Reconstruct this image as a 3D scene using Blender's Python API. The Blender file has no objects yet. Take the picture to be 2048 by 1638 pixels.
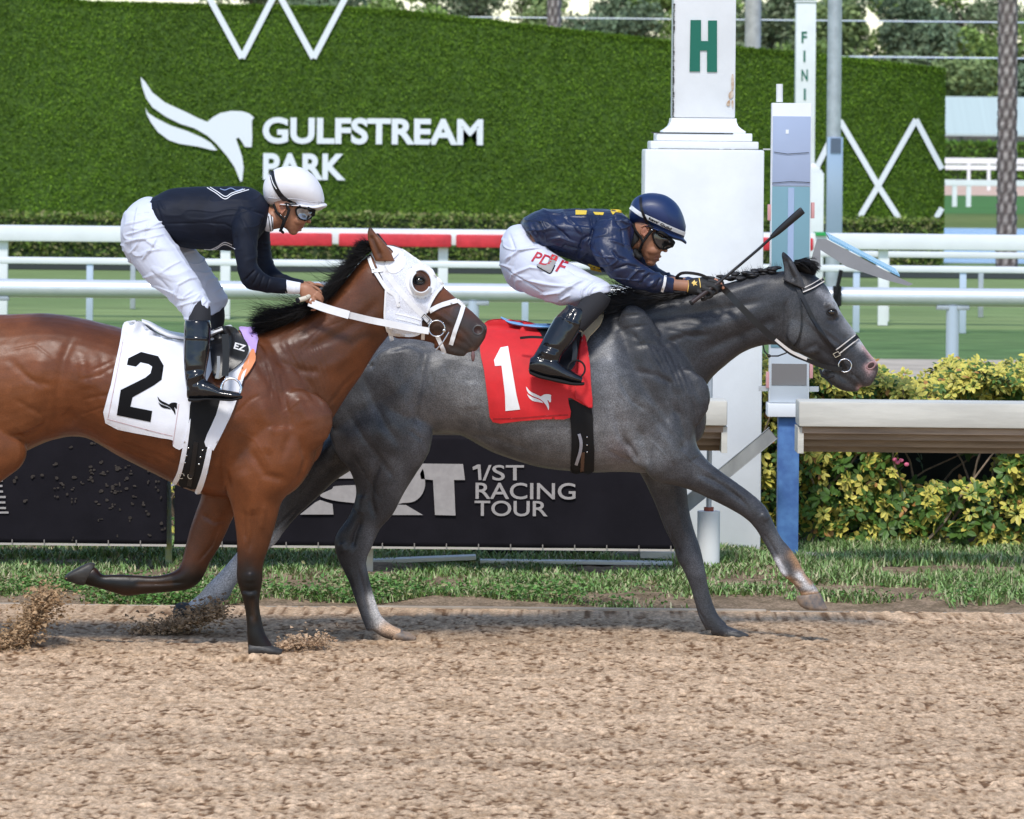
import bpy, bmesh, math, random
import numpy as np
from mathutils import Vector, Matrix
from mathutils.bvhtree import BVHTree
from mathutils.geometry import delaunay_2d_cdt
random.seed(7); RNG = np.random.default_rng(7)
S = bpy.context.scene; C = S.collection
# ------------------------------------------------------------------ camera
FPX = 9460.0; HY = 300.0; HC = 2.27; ROLL = 0.0098
cr, sr = math.cos(ROLL), math.sin(ROLL)
cam_d = bpy.data.cameras.new('camera'); cam = bpy.data.objects.new('camera', cam_d); C.objects.link(cam)
cam_d.sensor_width = 36.0; cam_d.lens = FPX/2048*36.0; cam_d.shift_y = -(819-HY)/2048
cam_d.clip_start = 0.5; cam_d.clip_end = 6000
m = Matrix(((cr, -sr, 0, 0), (0, 0, -1, 0), (sr, cr, 0, HC), (0, 0, 0, 1)))
cam.matrix_world = m
cam_d.dof.use_dof = True; cam_d.dof.focus_distance = 21.2; cam_d.dof.aperture_fstop = 11
S.camera = cam
S.render.resolution_x = 1024; S.render.resolution_y = 819
# ------------------------------------------------------------------ light
EL, AZ = math.radians(54), math.radians(190)      # azimuth clockwise from +Y
world = bpy.data.worlds.new('World'); S.world = world; world.use_nodes = True
nt = world.node_tree; bg = nt.nodes['Background']
sky = nt.nodes.new('ShaderNodeTexSky'); sky.sky_type = 'NISHITA'; sky.sun_disc = False
sky.sun_elevation = EL; sky.sun_rotation = AZ; sky.dust_density = 0.5; sky.air_density = 1.1
nt.links.new(sky.outputs[0], bg.inputs[0]); bg.inputs[1].default_value = 0.145
sd = bpy.data.lights.new('sun', 'SUN'); sun = bpy.data.objects.new('sun', sd); C.objects.link(sun)
sd.energy = 2.2; sd.angle = math.radians(9.0); sd.color = (1.0, 0.96, 0.90)
dirv = Vector((math.sin(AZ)*math.cos(EL), math.cos(AZ)*math.cos(EL), math.sin(EL)))
sun.rotation_euler = dirv.to_track_quat('Z', 'Y').to_euler(); sun.location = (0, 10, 30)
S.view_settings.view_transform = 'Standard'; S.view_settings.look = 'None'
S.view_settings.gamma = 1; S.view_settings.exposure = 0.45
# ------------------------------------------------------------------ mapping helpers
def P(px, py, Y):
    u = (px-1024)/FPX; v = -(py-HY)/FPX
    return Vector(((u*cr - v*sr)*Y, Y, HC + (u*sr + v*cr)*Y))
def WX(px, Y, py=600): return P(px, py, Y).x
def WZ(py, Y, px=1024): return P(px, py, Y).z
def topx(co):
    co = np.asarray(co); X = co[:, 0]/co[:, 1]; Z = (co[:, 2]-HC)/co[:, 1]
    return np.stack([1024 + FPX*(X*cr + Z*sr), HY - FPX*(-X*sr + Z*cr)], 1)
# ------------------------------------------------------------------ object helpers
def link(o, parent=None):
    C.objects.link(o)
    if parent is not None: o.parent = parent; o.matrix_parent_inverse = Matrix.Translation(-parent.location)
    return o
def tag(o, label=None, cat=None, group=None, kind=None):
    if label: o['label'] = label
    if cat: o['category'] = cat
    if group: o['group'] = group
    if kind: o['kind'] = kind
    return o
def empty(name, loc, label=None, cat=None, group=None):
    o = bpy.data.objects.new(name, None); o.location = loc; o.empty_display_size = .1; C.objects.link(o)
    return tag(o, label, cat, group)
def meshobj(name, v, f, mats, parent=None, smooth=True, matidx=None):
    me = bpy.data.meshes.new(name)
    me.from_pydata([tuple(map(float, a)) for a in v], [], [tuple(int(i) for i in a) for a in f])
    for mm in (mats if isinstance(mats, (list, tuple)) else [mats]): me.materials.append(mm)
    if matidx is not None: me.polygons.foreach_set('material_index', list(matidx))
    me.polygons.foreach_set('use_smooth', [smooth]*len(me.polygons)); me.update()
    return link(bpy.data.objects.new(name, me), parent)
class MB:
    """collects primitives into one mesh"""
    def __init__(s): s.bm = bmesh.new()
    def box(s, x0, x1, y0, y1, z0, z1, bev=0, M=None):
        r = bmesh.ops.create_cube(s.bm, size=1)['verts']
        for v in r:
            v.co = Vector(((x0+x1)/2+v.co.x*(x1-x0), (y0+y1)/2+v.co.y*(y1-y0), (z0+z1)/2+v.co.z*(z1-z0)))
            if M is not None: v.co = M @ v.co
        if bev:
            es = list({e for v in r for e in v.link_edges})
            bmesh.ops.bevel(s.bm, geom=es, offset=bev, segments=2, affect='EDGES', profile=.6)
        return s
    def bar(s, a, b, r, n=12, r2=None, cap=True):
        a, b = Vector(a), Vector(b); d = b-a
        q = d.to_track_quat('Z', 'Y').to_matrix().to_4x4()
        bmesh.ops.create_cone(s.bm, cap_ends=cap, segments=n, radius1=r, radius2=r if r2 is None else r2, depth=d.length, matrix=Matrix.Translation((a+b)/2) @ q)
        return s
    def ball(s, c, r, n=12, sc=(1, 1, 1)):
        bmesh.ops.create_uvsphere(s.bm, u_segments=n, v_segments=max(6, n//2+1), radius=r, matrix=Matrix.Translation(c) @ Matrix.Diagonal((*sc, 1)))
        return s
    def poly(s, pts, y0, y1):
        """outline in X,Z extruded from y0 to y1"""
        a = [s.bm.verts.new((p[0], y0, p[1])) for p in pts]; b = [s.bm.verts.new((p[0], y1, p[1])) for p in pts]
        n = len(pts); s.bm.faces.new(a); s.bm.faces.new(b[::-1])
        for i in range(n): s.bm.faces.new((a[i], b[i], b[(i+1) % n], a[(i+1) % n]))
        return s
    def path(s, pts, r, n=8, closed=False):
        pts = [Vector(p) for p in pts]
        for i in range(len(pts)-1): s.bar(pts[i], pts[i+1], r, n)
        for p in pts[1:-1]: s.ball(p, r*1.0, n)
        return s
    def build(s, name, mat, parent=None, smooth=False):
        bmesh.ops.recalc_face_normals(s.bm, faces=s.bm.faces)
        me = bpy.data.meshes.new(name); s.bm.to_mesh(me); s.bm.free()
        for mm in (mat if isinstance(mat, (list, tuple)) else [mat]): me.materials.append(mm)
        if smooth:
            me.polygons.foreach_set('use_smooth', [True]*len(me.polygons)); me.set_sharp_from_angle(angle=math.radians(40))
        return link(bpy.data.objects.new(name, me), parent)
def copy_tree(o, parent=None):
    c = o.copy(); C.objects.link(c); c.parent = parent
    if parent is not None: c.matrix_parent_inverse = o.matrix_parent_inverse.copy()
    for ch in [x for x in bpy.data.objects if x.parent == o]: copy_tree(ch, c)
    return c
_T = RNG.random((64, 64, 64)).astype(np.float32)
def noise3(p, sc, seed=0):
    q = np.asarray(p)*np.asarray(sc) + seed*7.31; i = np.floor(q).astype(int); f = q-i; f = f*f*(3-2*f); o = 0
    for a in (0, 1):
        for b in (0, 1):
            for c in (0, 1):
                w = (f[:, 0] if a else 1-f[:, 0])*(f[:, 1] if b else 1-f[:, 1])*(f[:, 2] if c else 1-f[:, 2])
                o = o + w*_T[(i[:, 0]+a) % 64, (i[:, 1]+b) % 64, (i[:, 2]+c) % 64]
    return o-.5
# ------------------------------------------------------------------ materials
def mat(name, col, rough=.6, metal=0, var=0, vs=8, col2=None, bump=0, bs=40, attr=None, spec=.5, coat=0, sheen=0, stretch=None, trans=0, alpha=1, detail=6, speck=0, ss=400, rvar=0):
    M_ = bpy.data.materials.new(name); M_.use_nodes = True; n = M_.node_tree; N = n.nodes; L = n.links
    b = N['Principled BSDF']; b.inputs['Base Color'].default_value = (*col, 1); b.inputs['Roughness'].default_value = rough
    b.inputs['Metallic'].default_value = metal; b.inputs['Specular IOR Level'].default_value = spec
    b.inputs['Coat Weight'].default_value = coat; b.inputs['Sheen Weight'].default_value = sheen; b.inputs['Sheen Roughness'].default_value = .4
    b.inputs['Transmission Weight'].default_value = trans; b.inputs['Alpha'].default_value = alpha
    tc = N.new('ShaderNodeTexCoord'); vec = tc.outputs['Object']
    if stretch:
        mp = N.new('ShaderNodeMapping'); mp.inputs['Scale'].default_value = stretch; L.new(vec, mp.inputs[0]); vec = mp.outputs[0]
    def noise(sc, dt=detail):
        t = N.new('ShaderNodeTexNoise'); t.inputs['Scale'].default_value = sc; t.inputs['Detail'].default_value = dt; t.inputs['Roughness'].default_value = .6
        L.new(vec, t.inputs['Vector']); return t.outputs['Fac']
    src = None
    if attr:
        a = N.new('ShaderNodeAttribute'); a.attribute_name = attr; src = a.outputs['Color']
    if var or col2:
        r = N.new('ShaderNodeValToRGB'); L.new(noise(vs), r.inputs[0])
        c2 = col2 if col2 else tuple(max(0, c*(1-var)) for c in col); c1 = col if col2 else tuple(c*(1+var) for c in col)
        r.color_ramp.elements[0].position = .36; r.color_ramp.elements[1].position = .64
        if src is not None:
            r.color_ramp.elements[0].color = (1-var,)*3+(1,); r.color_ramp.elements[1].color = (1+var,)*3+(1,)
            mx = N.new('ShaderNodeMix'); mx.data_type = 'RGBA'; mx.blend_type = 'MULTIPLY'; mx.inputs[0].default_value = 1
            L.new(src, mx.inputs[6]); L.new(r.outputs[0], mx.inputs[7]); src = mx.outputs[2]
        else:
            r.color_ramp.elements[0].color = (*c2, 1); r.color_ramp.elements[1].color = (*c1, 1); src = r.outputs[0]
    if speck:
        r2 = N.new('ShaderNodeValToRGB'); L.new(noise(ss, 3), r2.inputs[0]); r2.color_ramp.elements[0].position = .38; r2.color_ramp.elements[1].position = .66
        r2.color_ramp.elements[0].color = (1-speck,)*3+(1,); r2.color_ramp.elements[1].color = (1+speck,)*3+(1,)
        mx = N.new('ShaderNodeMix'); mx.data_type = 'RGBA'; mx.blend_type = 'MULTIPLY'; mx.inputs[0].default_value = 1
        if src is None: mx.inputs[6].default_value = (*col, 1)
        else: L.new(src, mx.inputs[6])
        L.new(r2.outputs[0], mx.inputs[7]); src = mx.outputs[2]
    if src is not None: L.new(src, b.inputs['Base Color'])
    if rvar:
        mr = N.new('ShaderNodeMapRange'); L.new(noise(vs*1.7+3), mr.inputs[0]); mr.inputs[1].default_value = .3; mr.inputs[2].default_value = .7
        mr.inputs[3].default_value = max(.05, rough-rvar); mr.inputs[4].default_value = min(1, rough+rvar); L.new(mr.outputs[0], b.inputs['Roughness'])
    if bump:
        bp = N.new('ShaderNodeBump'); bp.inputs['Distance'].default_value = bump; bp.inputs['Strength'].default_value = 1
        L.new(noise(bs), bp.inputs['Height']); L.new(bp.outputs[0], b.inputs['Normal'])
    return M_
M = {}
M['white'] = mat('white_paint', (.76, .78, .80), .42, var=.05, vs=3, bump=.0006, bs=60, rvar=.1)
M['whitepvc'] = mat('white_vinyl', (.80, .81, .82), .4, var=.04, vs=2, rvar=.1)
M['cream'] = mat('cream_weathered_paint', (.58, .56, .50), .55, var=.12, vs=6, stretch=(.3, 1, 2), bump=.0008, bs=50)
M['wood'] = mat('brown_slat', (.30, .22, .16), .7, var=.25, vs=9, stretch=(.3, 1, 3))
M['alu'] = mat('aluminium', (.62, .64, .67), .38, metal=.75, var=.05, vs=4)
M['galv'] = mat('galvanised_steel', (.45, .48, .52), .5, metal=.5, var=.12, vs=6)
M['concrete'] = mat('concrete', (.42, .41, .38), .85, var=.15, vs=5, bump=.002, bs=60)
M['red'] = mat('red_vinyl', (.62, .03, .045), .5, var=.18, vs=5, bump=.006, bs=14)
M['blue'] = mat('blue_paint', (.10, .24, .52), .55, var=.22, vs=9, bump=.001, bs=60, col2=(.05, .13, .36))
M['green'] = mat('green_letter', (0, .13, .085), .45)
M['green2'] = mat('green_tape', (.02, .35, .08), .5)
M['black'] = mat('black_leather', (.009, .009, .011), .35, spec=.4, bump=.0004, bs=200)
M['rubber'] = mat('black_rubber', (.011, .011, .012), .8, spec=.25)
M['steel'] = mat('steel', (.7, .7, .7), .2, metal=1)
M['wall_green'] = mat('artificial_hedge', (.09, .17, .014), .75, col2=(.04, .09, .008), vs=7, stretch=(.7, 1, 1.6), bump=.03, bs=16)
M['leafwall'] = mat('hedge_leaf', (.06, .15, .02), .7, attr='Col', spec=.2)
M['leaf'] = mat('leaf', (.1, .2, .03), .5, attr='Col', spec=.35)
M['banner'] = mat('banner_vinyl', (.0135, .012, .0155), .85, var=.15, vs=4, bump=.0015, bs=3, spec=.08)
M['bannertext'] = mat('banner_print', (.36, .33, .32), .6, var=.08, vs=30)
M['signwhite'] = mat('sign_white', (.80, .83, .86), .5)
# ------------------------------------------------------------------ lofted body builder
def cr_interp(A, sub):
    A = np.asarray(A, float); n = len(A); out = []
    for i in range(n-1):
        p0, p1, p2, p3 = A[max(i-1, 0)], A[i], A[i+1], A[min(i+2, n-1)]
        for k in range(sub):
            t = k/sub; out.append(.5*((2*p1)+(-p0+p2)*t+(2*p0-5*p1+4*p2-p3)*t*t+(-p0+3*p1-3*p2+p3)*t**3))
    out.append(A[-1]); return np.array(out)
class Blob:
    def __init__(s, Y0): s.Y0 = Y0; s.v = []; s.f = []
    def _loft(s, rings):
        n = len(rings[0]); b = len(s.v)
        for r in rings: s.v += [tuple(p) for p in r]
        for i in range(len(rings)-1):
            for j in range(n):
                k = (j+1) % n; s.f.append((b+i*n+j, b+i*n+k, b+(i+1)*n+k, b+(i+1)*n+j))
        for r0, rev in ((0, True), (len(rings)-1, False)):
            c = np.mean(rings[r0], 0); s.v.append(tuple(c)); ci = len(s.v)-1
            for j in range(n):
                k = (j+1) % n; a_, b_ = b+r0*n+j, b+r0*n+k
                s.f.append((ci, b_, a_) if rev else (ci, a_, b_))
    def tube(s, st, sub=4, seg=28, dy=0, grow=0):
        """stations: (ax,ay,bx,by,halfdepth_m[,dy]) two outline points in reference units"""
        A = [list(q[:5])+[q[5] if len(q) > 5 else dy] for q in st]; R = cr_interp(A, sub); rings = []
        for ax, ay, bx, by, w, d in R:
            Y = s.Y0+d; a, b = np.array(P(ax, ay, Y)), np.array(P(bx, by, Y)); c = (a+b)/2; h = (a-b)/2
            L = max(1e-6, np.linalg.norm(h)); h = h*(1+grow/L); w = max(.002, w+grow)
            t = np.linspace(0, 2*math.pi, seg, endpoint=False)
            rings.append(c+np.cos(t)[:, None]*h+np.sin(t)[:, None]*np.array([0, -w, 0]))
        s._loft(rings); return s
    def limb(s, st, sub=4, seg=20, dy=0, grow=0, flat=1.0):
        """stations: (x,y,r_px[,halfdepth_m or None[,dy]])"""
        pts = []
        for i, q in enumerate(st):
            a = st[max(i-1, 0)]; b = st[min(i+1, len(st)-1)]; tx, ty = b[0]-a[0], b[1]-a[1]; L = math.hypot(tx, ty) or 1
            nx, ny = -ty/L, tx/L; r = q[2]; w = q[3] if len(q) > 3 and q[3] else r/(FPX/s.Y0)*flat; d = q[4] if len(q) > 4 else dy
            pts.append((q[0]+nx*r, q[1]+ny*r, q[0]-nx*r, q[1]-ny*r, w, d))
        return s.tube(pts, sub, seg, dy, grow)
    def limb3(s, st, seg=12, sub=3):
        """true 3-D tube: stations (x,y,dy,r_m)"""
        R = cr_interp(st, sub); pts = [np.array(P(q[0], q[1], s.Y0+q[2])) for q in R]; rings = []
        for i, p in enumerate(pts):
            t = pts[min(i+1, len(pts)-1)]-pts[max(i-1, 0)]; t = t/(np.linalg.norm(t)+1e-9)
            u = np.cross(t, [0, 0, 1.0]); 
            if np.linalg.norm(u) < .3: u = np.cross(t, [1.0, 0, 0])
            u /= np.linalg.norm(u); w = np.cross(t, u); a = np.linspace(0, 2*math.pi, seg, endpoint=False); r = R[i][3]
            rings.append(p+r*(np.cos(a)[:, None]*u+np.sin(a)[:, None]*w))
        s._loft(rings); return s
    def ell(s, x, y, rx, ry, w, dy=0, ang=0):
        """ellipsoid; rx, ry in reference units, w metres"""
        n = 10; st = []; ca, sa = math.cos(ang), math.sin(ang)
        for i in range(n+1):
            t = -math.cos(math.pi*i/n); k = math.sqrt(max(0.0004, 1-t*t)); cx, cy = x+ca*t*rx, y+sa*t*rx
            st.append((cx-sa*k*ry, cy+ca*k*ry, cx+sa*k*ry, cy-ca*k*ry, w*k, dy))
        return s.tube(st, sub=1, seg=20)
    def mesh(s, voxel, smooth=4, fac=.5, taub=False):
        me = bpy.data.meshes.new('tmp'); me.from_pydata(s.v, [], s.f); me.update()
        o = bpy.data.objects.new('tmp', me); C.objects.link(o)
        md = o.modifiers.new('r', 'REMESH'); md.mode = 'VOXEL'; md.voxel_size = voxel; md.adaptivity = 0
        dg = bpy.context.evaluated_depsgraph_get(); dg.update(); m2 = bpy.data.meshes.new_from_object(o.evaluated_get(dg))
        bpy.data.objects.remove(o); bpy.data.meshes.remove(me)
        n = len(m2.vertices); co = np.empty(n*3); m2.vertices.foreach_get('co', co); co = co.reshape(-1, 3)
        e = np.empty(len(m2.edges)*2, int); m2.edges.foreach_get('vertices', e); e = e.reshape(-1, 2)
        deg = np.bincount(e.ravel(), minlength=n).astype(float)[:, None]; deg[deg == 0] = 1
        for k in range(smooth):
            acc = np.stack([np.bincount(e[:, 0], co[e[:, 1], c], n)+np.bincount(e[:, 1], co[e[:, 0], c], n) for c in range(3)], 1)
            co = co+(acc/deg-co)*((.6 if k % 2 == 0 else -.60) if taub else (fac if k % 2 == 0 or smooth < 4 else -fac*.55 if k % 4 == 3 else fac))
        m2.vertices.foreach_set('co', co.ravel()); m2.update(); return m2
def getco(me):
    n = len(me.vertices); co = np.empty(n*3); me.vertices.foreach_get('co', co); no = np.empty(n*3); me.vertices.foreach_get('normal', no)
    return co.reshape(-1, 3), no.reshape(-1, 3)
def setco(me, co): me.vertices.foreach_set('co', np.ascontiguousarray(co).ravel()); me.update()
def segdist(p, pts):
    best = np.full(len(p), 1e9); tt = np.zeros(len(p)); n = len(pts)-1
    for i in range(n):
        a = np.array(pts[i], float); b = np.array(pts[i+1], float); d = b-a
        t = np.clip(((p-a)@d)/max(1e-6, d@d), 0, 1); dd = np.linalg.norm(p-(a+t[:, None]*d), axis=1)
        m_ = dd < best; best[m_] = dd[m_]; tt[m_] = (i+t[m_])/n
    return best, tt
def sculpt(me, strokes, ymax=None, both=False):
    """strokes: (pts, width_px, amount_m) relief on the side faces"""
    co, no = getco(me); px = topx(co); face = np.clip(-no[:, 1]*1.4, 0, 1) if not both else np.clip(np.abs(no[:, 1])*1.4, 0, 1)
    if ymax is not None: face = face*(co[:, 1] < ymax)
    tot = np.zeros(len(co))
    for pts, w, a in strokes:
        xs = [q[0] for q in pts]; ys = [q[1] for q in pts]
        mm = (px[:, 0] > min(xs)-3*w) & (px[:, 0] < max(xs)+3*w) & (px[:, 1] > min(ys)-3*w) & (px[:, 1] < max(ys)+3*w) & (face > 0)
        if not mm.any(): continue
        if len(pts) == 1: d = np.linalg.norm(px[mm]-np.array(pts[0]), axis=1); env = 1
        else:
            d, t = segdist(px[mm], pts); env = np.clip(np.minimum(t, 1-t)*5+.25, 0, 1)
        tot[mm] += a*np.exp(-(d/w)**2)*env*face[mm]
    setco(me, co+no*tot[:, None])
def wrinkle(me, amp, sc, seed=0, ridged=False):
    co, no = getco(me); n = noise3(co, sc, seed)+.5*noise3(co, np.asarray(sc)*2.1, seed+3)
    if ridged: n = .35-np.abs(n)*2
    setco(me, co+no*(n*amp)[:, None])
def paint(me, base, marks, nz=None):
    co, no = getco(me); px = topx(co); col = np.tile(np.array(base, float), (len(co), 1))
    for k, (pts, w, c, a) in enumerate(marks):
        d = np.linalg.norm(px-np.array(pts[0]), axis=1) if len(pts) == 1 else segdist(px, pts)[0]
        d = d*(1+.35*noise3(co, 14, k)+.25*noise3(co, 40, k))
        g = (np.exp(-(d/w)**2*.9)*a)[:, None] if a <= 1 else np.clip((w-d)/(w*.12)+.5, 0, 1)[:, None]
        col = col*(1-g)+np.array(c)*g
    if nz:
        col = col*(1+nz*(noise3(co, 9)+.7*noise3(co, 30)))[:, None]
    setcol(me, col)
def setcol(me, col):
    at = me.color_attributes.new('Col', 'FLOAT_COLOR', 'POINT')
    at.data.foreach_set('color', np.concatenate([np.clip(col, 0, 1), np.ones((len(col), 1))], 1).ravel())
def finish(me, name, mt, parent=None):
    me.materials.clear()
    for q in (mt if isinstance(mt, (list, tuple)) else [mt]): me.materials.append(q)
    me.polygons.foreach_set('use_smooth', [True]*len(me.polygons)); me.name = name
    return link(bpy.data.objects.new(name, me), parent)
def bvh_of(*mes):
    v = []; f = []
    for me in mes:
        b = len(v); co, _ = getco(me); v += [Vector(c) for c in co]; f += [tuple(b+i for i in p.vertices) for p in me.polygons]
    return BVHTree.FromPolygons(v, f)
O_ = Vector((0, 0, HC))
def hit(bvh, px, py, Y0, off=.004):
    d = (P(px, py, 20)-O_).normalized(); r = bvh.ray_cast(O_, d, 100)
    if r[0] is None:
        p = P(px, py, Y0); return p, False
    return r[0]-d*off, True
def inside(p, loop):
    x, y = p; c = False; n = len(loop); j = n-1
    for i in range(n):
        xi, yi = loop[i]; xj, yj = loop[j]
        if (yi > y) != (yj > y) and x < (xj-xi)*(y-yi)/(yj-yi)+xi: c = not c
        j = i
    return c
def triang(loops, step):
    """fill loops (even-odd) with a fine triangulation; reference units"""
    V = []; E = []
    for lp in loops:
        b = len(V); q = []
        for i in range(len(lp)):
            a, c = lp[i], lp[(i+1) % len(lp)]; L = math.hypot(a[0]-c[0], a[1]-c[1]); k = max(1, int(round(L/step)))
            q += [(a[0]+(c[0]-a[0])*t/k, a[1]+(c[1]-a[1])*t/k) for t in range(k)]
        V += q; E += [(b+i, b+(i+1) % len(q)) for i in range(len(q))]
    xs = [p[0] for p in V]; ys = [p[1] for p in V]
    gy = min(ys)+step*.5; r = 0
    while gy < max(ys):
        gx = min(xs)+step*(.5 if r % 2 else 0)
        while gx < max(xs):
            if sum(inside((gx, gy), lp) for lp in loops) % 2: V.append((gx, gy))
            gx += step
        gy += step*.87; r += 1
    ov, oe, of, _, _, _ = delaunay_2d_cdt([Vector(p) for p in V], E, [], 0, 1e-4)
    F = []
    for f in of:
        c = (sum(ov[i].x for i in f)/len(f), sum(ov[i].y for i in f)/len(f))
        if sum(inside(c, lp) for lp in loops) % 2: F.append(list(f))
    return [(v.x, v.y) for v in ov], F
def spl(pts, sub=5, closed=True):
    n = len(pts); out = []
    for i in range(n if closed else n-1):
        p = [np.array(pts[(i+k) % n] if closed else pts[min(max(i+k, 0), n-1)], float) for k in (-1, 0, 1, 2)]
        for k in range(sub):
            t = k/sub; out.append(tuple(.5*((2*p[1])+(-p[0]+p[2])*t+(2*p[0]-5*p[1]+4*p[2]-p[3])*t*t+(-p[0]+3*p[1]-3*p[2]+p[3])*t**3)))
    if not closed: out.append(tuple(map(float, pts[-1])))
    return out
def patch(name, loops, bvh, Y0, mt, parent=None, off=.006, thick=.004, step=9, wr=0, wsc=14, mirror=False, tri=None):
    V, F = tri if tri else triang(loops, step); pts = []; miss = []
    for p in V:
        q, ok = hit(bvh, p[0], p[1], Y0, off); pts.append(q); miss.append(not ok)
    co = np.array(pts)
    if any(miss) and not all(miss):
        hits = [i for i in range(len(V)) if not miss[i]]; H2 = np.array([V[i] for i in hits])
        for i in range(len(V)):
            if miss[i]:
                j = hits[int(np.argmin(((H2-np.array(V[i]))**2).sum(1)))]; co[i] = P(V[i][0], V[i][1], co[j][1])
    if wr: co[:, 1] -= wr*(np.abs(noise3(co, wsc, 5))*2+noise3(co, (3, 1, 20), 2)*.6)
    F = [list(f) for f in F]
    nv = len(co)
    me = bpy.data.meshes.new(name); V3 = [tuple(c) for c in co]; F3 = list(F)
    if mirror:
        co2 = co.copy(); co2[:, 1] = 2*Y0-co2[:, 1]; V3 += [tuple(c) for c in co2]; F3 += [[i+nv for i in f[::-1]] for f in F]
    # orient towards the camera
    a, b, c = (Vector(V3[i]) for i in F3[0][:3])
    if (b-a).cross(c-a).y > 0: F3 = [f[::-1] for f in F3]
    me.from_pydata(V3, [], F3); me.materials.append(mt); me.polygons.foreach_set('use_smooth', [True]*len(me.polygons)); me.update()
    if thick:
        cnt = {}
        for q in me.polygons:
            for k in q.edge_keys: cnt[k] = cnt.get(k, 0)+1
        at = me.attributes.new('sharp_edge', 'BOOLEAN', 'EDGE'); at.data.foreach_set('value', [cnt.get(tuple(sorted(e.vertices)), 2) == 1 for e in me.edges])
    o = link(bpy.data.objects.new(name, me), parent)
    if thick:
        md = o.modifiers.new('solid', 'SOLIDIFY'); md.thickness = thick; md.offset = 0
    return o
def ribbon_loop(pts, w, sub=6, taper=None):
    q = spl(pts, sub, False) if len(pts) > 2 else [tuple(np.array(pts[0])+(np.array(pts[1])-np.array(pts[0]))*t/6) for t in range(7)]
    L, R = [], []
    for i, p in enumerate(q):
        a, b = q[max(i-1, 0)], q[min(i+1, len(q)-1)]; tx, ty = b[0]-a[0], b[1]-a[1]; l = math.hypot(tx, ty) or 1
        ww = w/2*(1 if taper is None else 1+(taper-1)*i/(len(q)-1)); L.append((p[0]-ty/l*ww, p[1]+tx/l*ww)); R.append((p[0]+ty/l*ww, p[1]-tx/l*ww))
    return L+R[::-1]
def strap(name, pts, w, bvh, Y0, mt, parent, off=.008, thick=.004, taper=None):
    return patch(name, [ribbon_loop(pts, w, taper=taper)], bvh, Y0, mt, parent, off, thick, step=max(3, w*.6))
def text_tri(txt, x0, y0, capw, caph, bold=0, ang=0, shear=0, maxedge=None):
    """built-in font glyphs mapped to reference units: left x0, baseline y0, total width capw, cap height caph"""
    cu = bpy.data.curves.new('t', 'FONT'); cu.body = txt; cu.size = 1; cu.offset = bold; cu.resolution_u = 5
    o = bpy.data.objects.new('t', cu); C.objects.link(o); dg = bpy.context.evaluated_depsgraph_get(); dg.update()
    me = bpy.data.meshes.new_from_object(o.evaluated_get(dg)); bpy.data.objects.remove(o)
    bm = bmesh.new(); bm.from_mesh(me); bpy.data.meshes.remove(me); bmesh.ops.remove_doubles(bm, verts=bm.verts, dist=1e-5); bmesh.ops.triangulate(bm, faces=bm.faces)
    xs = [v.co.x for v in bm.verts]; x1, x2 = min(xs), max(xs); sx = capw/(x2-x1); ys = [v.co.y for v in bm.verts]; cy0 = -bold if False else min(ys) if txt.upper() == txt and 'Q' not in txt else 0
    sy = caph/(max(ys)-cy0); ca, sa = math.cos(ang), math.sin(ang)
    for v in bm.verts:
        a = (v.co.x-x1)*sx; b = (v.co.y-cy0)*sy; a += shear*b; v.co = Vector((x0+a*ca+b*sa, y0+a*sa-b*ca, 0))
    if maxedge:
        for _ in range(4):
            es = [e for e in bm.edges if e.calc_length() > maxedge]
            if not es: break
            bmesh.ops.subdivide_edges(bm, edges=es, cuts=1); bmesh.ops.triangulate(bm, faces=bm.faces)
    bm.verts.index_update(); r = ([(v.co.x, v.co.y) for v in bm.verts], [[v.index for v in f.verts] for f in bm.faces]); bm.free(); return r
def flat(name, VF, Y, mt, parent=None, thick=.01):
    V, F = VF; me = bpy.data.meshes.new(name); v3 = [tuple(P(x, y, Y)) for x, y in V]
    F = [list(f) for f in F]; a, b, c = (Vector(v3[i]) for i in F[0][:3])
    if (b-a).cross(c-a).y > 0: F = [f[::-1] for f in F]
    me.from_pydata(v3, [], F); me.materials.append(mt); me.update(); o = link(bpy.data.objects.new(name, me), parent)
    md = o.modifiers.new('solid', 'SOLIDIFY'); md.thickness = thick; md.offset = 0; return o
def shape(loop): return (list(loop), [list(range(len(loop)))])
LOGO1 = [(85,65),(110,90),(150,150),(220,205),(330,255),(400,290),(450,310),(480,285),(520,262),(580,250),(640,252),(680,265),(705,287),(693,303),(695,400),(692,448),(655,447),(640,420),(622,396),(606,402),(620,440),(640,500),(648,560),(640,635),(630,635),(600,560),(560,500),(500,430),(450,385),(380,345),(300,320),(220,280),(150,230),(115,180),(95,120)]
LOGO2 = [(112,230),(125,260),(170,290),(250,330),(340,360),(420,395),(470,425),(505,465),(480,465),(400,445),(300,430),(240,410),(180,365),(140,310),(118,265)]
def logo(x0, y0, sc, asp=1, rot=0):
    ca, sa = math.cos(rot), math.sin(rot)
    def tr(L):
        o = []
        for x, y in L:
            a, b = (x-85)*sc*asp, (y-65)*sc; o.append((x0+a*ca-b*sa, y0+a*sa+b*ca))
        return o
    return [tr(LOGO1), tr(LOGO2)]
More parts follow.
